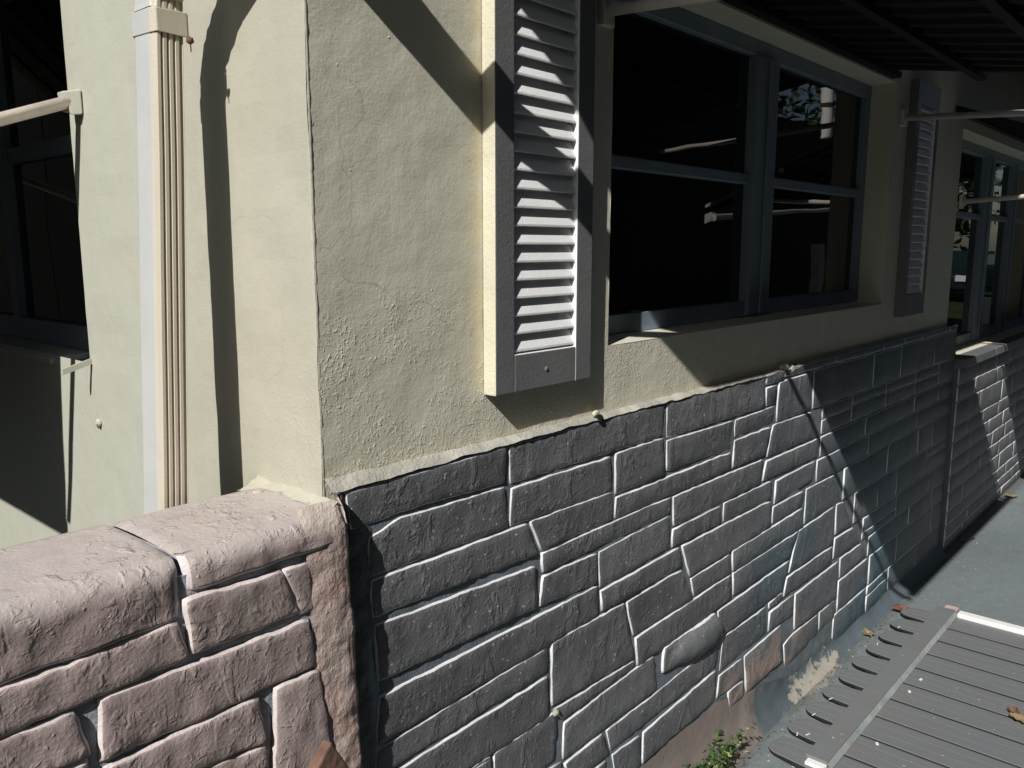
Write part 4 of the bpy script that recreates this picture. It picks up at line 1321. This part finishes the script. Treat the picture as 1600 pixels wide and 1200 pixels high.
for k in range(60):
    t = rw.uniform(0.3, 1)
    p = Vector((2.14, 1.05, 0.012)).lerp(Vector((2.28, 1.02, 0.014)), t)
    little_leaf(q, p, Vector((rw.uniform(-1, 1), rw.uniform(-1, 1), rw.uniform(0, .8))), Vector((0, 0, 1)), 0.012, 0.006)
b.build('stem', M['stem'], s2)
q = q.build('foliage', M['leaf_pale'], s2); q['kind'] = 'stuff'

# brown board end leaning in front of the low wall
b = MB()
def board(u, v):
    pass
c0 = Vector((0.655, 0.955, 0.785))            # its upper corner
e1 = Vector((0.42, -0.05, -0.80)).normalized() # down to the right
e2 = Vector((-0.62, -0.12, -0.52)).normalized()
nrm = e1.cross(e2).normalized()
th = 0.020
pts = [c0, c0 + e1 * 0.9, c0 + e1 * 0.9 + e2 * 0.11, c0 + e2 * 0.11]
vs = [p for p in pts] + [p - nrm * th for p in pts]
b.add(vs, [(0, 3, 2, 1), (4, 5, 6, 7), (0, 1, 5, 4), (1, 2, 6, 5), (2, 3, 7, 6), (3, 0, 4, 7)])
tag(bevel(b.build('board', M['board']), 0.003), 'weathered brown board end leaning against the low rosy wall', 'board')

# ------------------------------------------------------------------ across the yard (seen in the panes), with added sky blockers
nb = thing('neighbour_house', 'white gabled carport of the house across the yard, mirrored in the panes', 'house', (9.0, -3.2, 0))
b = MB()
def slope_bar(mb, x0, z0, x1, z1, y, w, h):
    mb.bar((x0, y, z0), (x1, y, z1), w, h)
q = MB(); q.bar((12.6, -4.55, 2.15), (8.62, -1.0, 2.50), 0.03, 0.05); q.build('rake_board', M['fascia'], nb)
q = MB(); q.bar((13.3, -5.0, 1.93), (8.75, -1.0, 2.36), 0.03, 0.13); q.build('rake_board', M['fascia'], nb)
q = MB(); q.tube([(6.2, -1.0, 1.72), (7.13, -1.0, 1.80), (8.85, -1.0, 1.885)], 0.022, 8); q.build('cross_rod', M['fascia'], nb)
q = MB(); q.tube([(8.46, -1.02, 2.56), (8.46, -1.02, 3.30)], 0.055, 12); q.build('vent_pipe', M['fascia'], nb)
q = MB(); q.tube([(8.46, -1.02, 2.86), (8.46, -1.02, 2.90)], 0.065, 12); q.build('pipe_collar', M['board_dark'], nb)
q = MB(); q.box(8.38, 8.50, -1.08, -0.98, 0.55, 1.52); q.build('post', M['barpink'], nb)
q = MB(); q.box(8.40, 8.48, -1.07, -0.99, 0.0, 0.55); q.build('post', M['board_dark'], nb)
q = MB()
q.add([(8.7, -1.05, 2.42), (13.4, -5.1, 2.0), (19.0, -5.1, 2.5), (15.0, -1.05, 2.9)], [(0, 1, 2, 3)])
q.add([(8.7, -1.05, 2.46), (13.4, -5.1, 2.04), (19.0, -5.1, 2.54), (15.0, -1.05, 2.94)], [(3, 2, 1, 0)])
q.build('roof', M['awning'], nb)
q = MB(); q.box(-7.0, 9.0, -8.5, -2.6, -0.12, 4.6); q.build('wall', M['board_dark'], nb, label='long dark side wall added to block sky light')  # unseen mass added to cut sky fill on the shaded walls
q = MB(); q.box(9.02, 34.0, -8.3, -6.5, -0.12, 4.5); q.build('wall', M['board_dark'], nb, label='long dark rear wing added to blacken the pane reflections')  # unseen box that keeps bright sky out of the mirrored view
q = MB(); q.box(-7.4, 9.3, -8.9, -2.2, 4.6, 4.85); q.build('roof', M['roof'], nb)  # top slab of the added sky-blocking mass
q = MB(); q.box(15.5, 15.8, -1.05, -0.42, 0.0, 0.66)
tag(bevel(q.build('garden_wall', M['cream']), 0.02), 'short cream garden wall mirrored low in the far window', 'wall')
fk = MB(); rf = random.Random(5)
for k in range(170):
    x = rf.uniform(2.1, 5.2); y = 0.97 - abs(rf.gauss(0, 0.16)); s_ = rf.uniform(0.0015, 0.005)
    if 2.2 < x < 3.7 and y < 0.95: continue
    a_ = rf.uniform(0, 3.1); c_, d_ = math.cos(a_) * s_, math.sin(a_) * s_
    fk.add([(x + c_, y + d_, 0.0015), (x - d_, y + c_ * rf.uniform(.5, 1), 0.003), (x - c_, y - d_, 0.0015), (x + d_, y - c_, 0.0005)], [(0, 1, 2, 3)])
o = tag(fk.build('paint_flecks', M['barwhite']), 'pale paint flecks scattered on the slab along the wall', 'paint flecks')
o['kind'] = 'stuff'
fk = MB()
for k in range(420):
    x = 2.05 + 3.6 * rf.random() ** 1.5; y = 0.985 - abs(rf.gauss(0, 0.022)); s_ = rf.uniform(0.0015, 0.0065)
    z = 0.001 + max(0, y - 0.975) * 0.5
    a_ = rf.uniform(0, 3.1); c_, d_ = math.cos(a_) * s_, math.sin(a_) * s_
    fk.add([(x + c_, y + d_, z), (x - d_ * .5, y + c_ * .5, z + s_ * 0.7), (x - c_, y - d_, z), (x + d_ * .4, y - c_ * .4, z + 0.0005)], [(0, 1, 2, 3)])
o = tag(fk.build('leaf_litter', M['litter']), 'fine brown litter gathered along the foot of the stone wall', 'litter')
o['kind'] = 'stuff'

def tree(x, y, h, r, seed, label):
    t = thing('tree', label, 'tree', (x, y, -0.12), 'trees across the yard')
    rt = random.Random(seed)
    b = MB()
    b.tube([(x, y, -0.12), (x + 0.1, y, h * 0.3), (x - 0.1, y + 0.1, h * 0.65)], [0.22, 0.16, 0.08], 8)
    for k in range(6):
        a = rt.uniform(0, 6.28); z = h * rt.uniform(0.3, 0.6)
        b.tube([(x, y, z), (x + math.cos(a) * r * 0.6, y + math.sin(a) * r * 0.6, z + h * 0.2)], [0.09, 0.03], 6)
    b.build('trunk', M['bark'], t)
    q = MB()
    for k in range(60):
        a = rt.uniform(0, 6.28); u = rt.uniform(-0.8, 1); rr = r * math.sqrt(1 - min(1, u * u) * 0.8) * rt.uniform(0.3, 1)
        c = Vector((x + math.cos(a) * rr, y + math.sin(a) * rr, h * 0.62 + u * h * 0.36))
        for j in range(60):
            p = c + Vector((rt.gauss(0, 1), rt.gauss(0, 1), rt.gauss(0, .8))) * r * 0.17
            d = Vector((rt.uniform(-1, 1), rt.uniform(-1, 1), rt.uniform(-1, .6))).normalized()
            e = d.cross(Vector((rt.uniform(-1, 1), rt.uniform(-1, 1), 1))).normalized()
            l = rt.uniform(0.16, 0.30)
            q.add([p, p + d * l + e * l * .4, p + d * l * 1.8, p + d * l - e * l * .4], [(0, 1, 2, 3)])
    o = q.build('crown', M['tree'], t)
    o['kind'] = 'stuff'
tree(28.5, -11.5, 7.6, 4.6, 1, 'dark leafy tree behind the carport across the yard')
tree(26.0, -15.5, 8.5, 4.0, 2, 'tall dark tree furthest back across the yard')
tree(17.0, -11.5, 6.0, 3.2, 6, 'low spreading dark tree just behind the carport roof')
tree(34.0, -8.0, 7.0, 3.5, 3, 'broad dark tree far down the yard')
tree(10.5, -13.5, 6.5, 3.0, 4, 'small dark tree left behind the carport across the yard')

hg = thing('added_hedge', 'tall dark leaf screen added in the front yard to darken glass and shade', 'added_hedge', (-3.2, 5.0, -0.12))  # unseen planting added to darken the front window and the shade there
q = MB(); q.box(-3.5, -3.0, 0.9, 9.5, -0.12, 2.6); q.build('added_hedge_core', M['tree'], hg)
q = MB(); rh = random.Random(3)
for k in range(16000):
    s_ = rh.random()
    y = rh.uniform(0.8, 9.6)
    if s_ < 0.7:
        p = Vector((-2.98 + rh.gauss(0, 0.07), y, rh.uniform(-0.1, 2.75)))
    else:
        p = Vector((rh.uniform(-3.6, -2.9), y, 2.62 + rh.gauss(0, 0.07)))
    d = Vector((rh.uniform(-1, 1), rh.uniform(-1, 1), rh.uniform(-1, 1))).normalized()
    little_leaf(q, p, d, Vector((0, 0, 1)), 0.07, 0.045)
q = q.build('foliage', M['tree'], hg); q['kind'] = 'stuff'

fe = thing('added_board_fence', 'dark board fence added to blacken the front window glass', 'fence', (-1.2, 4.4, -0.12))  # unseen, added so the front panes mirror something black
q = MB(); q.box(-3.0, 0.70, 4.42, 4.46, 0.25, 0.33); q.box(-3.0, 0.70, 4.42, 4.46, 2.2, 2.28); q.build('rail', M['board_dark'], fe)
for k in range(25):
    x = -3.0 + k * 0.148
    q = MB(); q.box(x, x + 0.144, 4.40, 4.42, -0.12, 2.5 + rh.uniform(-.01, .01)); q.build('plank', M['awning'], fe)

# a parked car far down the drive
car = thing('parked_car', 'dark teal parked car mirrored as a glint in the far window', 'car', (29.0, -4.6, -0.1))
prof = [(-2.2, 0.35), (-2.25, 0.75), (-1.5, 0.95), (-0.75, 1.42), (0.75, 1.45), (1.5, 1.0), (2.15, 0.92), (2.25, 0.5), (2.15, 0.3)]
def carsec(w):
    return [(29.0 + x, -4.6 + w * (0.86 if z > 1.2 else 1.0), z - 0.1) for x, z in prof]
a_, c_ = carsec(-0.88), carsec(0.88)
n = len(prof)
q = MB(); q.add(a_ + c_, [(i, (i + 1) % n, n + (i + 1) % n, n + i) for i in range(n)] + [tuple(range(n))[::-1], tuple(range(n, 2 * n))])
bevel(q.build('body', M['car'], car), 0.06, 3)
for s_ in (-0.885, 0.885):
    q = MB(); q.add([(29.0 + x, -4.6 + s_ * k, z) for x, z, k in ((-1.2, 0.95, 1.0), (1.2, 0.95, 1.0), (0.62, 1.27, 0.90), (-0.68, 1.25, 0.90))], [(0, 1, 2, 3)])
    q.build('side_window', M['glass'], car)
for sx in (-1.4, 1.4):
    for sy in (-0.83, 0.83):
        q = MB(); q.tube([(29 + sx, -4.6 + sy - 0.1, 0.22), (29 + sx, -4.6 + sy + 0.1, 0.22)], 0.33, 18)
        wh = q.build('wheel', M['tyre'], car)
        q = MB(); q.tube([(29 + sx, -4.6 + sy - 0.11, 0.22), (29 + sx, -4.6 + sy + 0.11, 0.22)], 0.19, 14)
        q.build('rim', M['chrome'], wh)
for sy in (-0.6, 0.6):
    q = MB(); q.box(26.72, 26.80, -4.6 + sy - 0.16, -4.6 + sy + 0.16, 0.50, 0.66); q.build('headlight', M['chrome'], car)
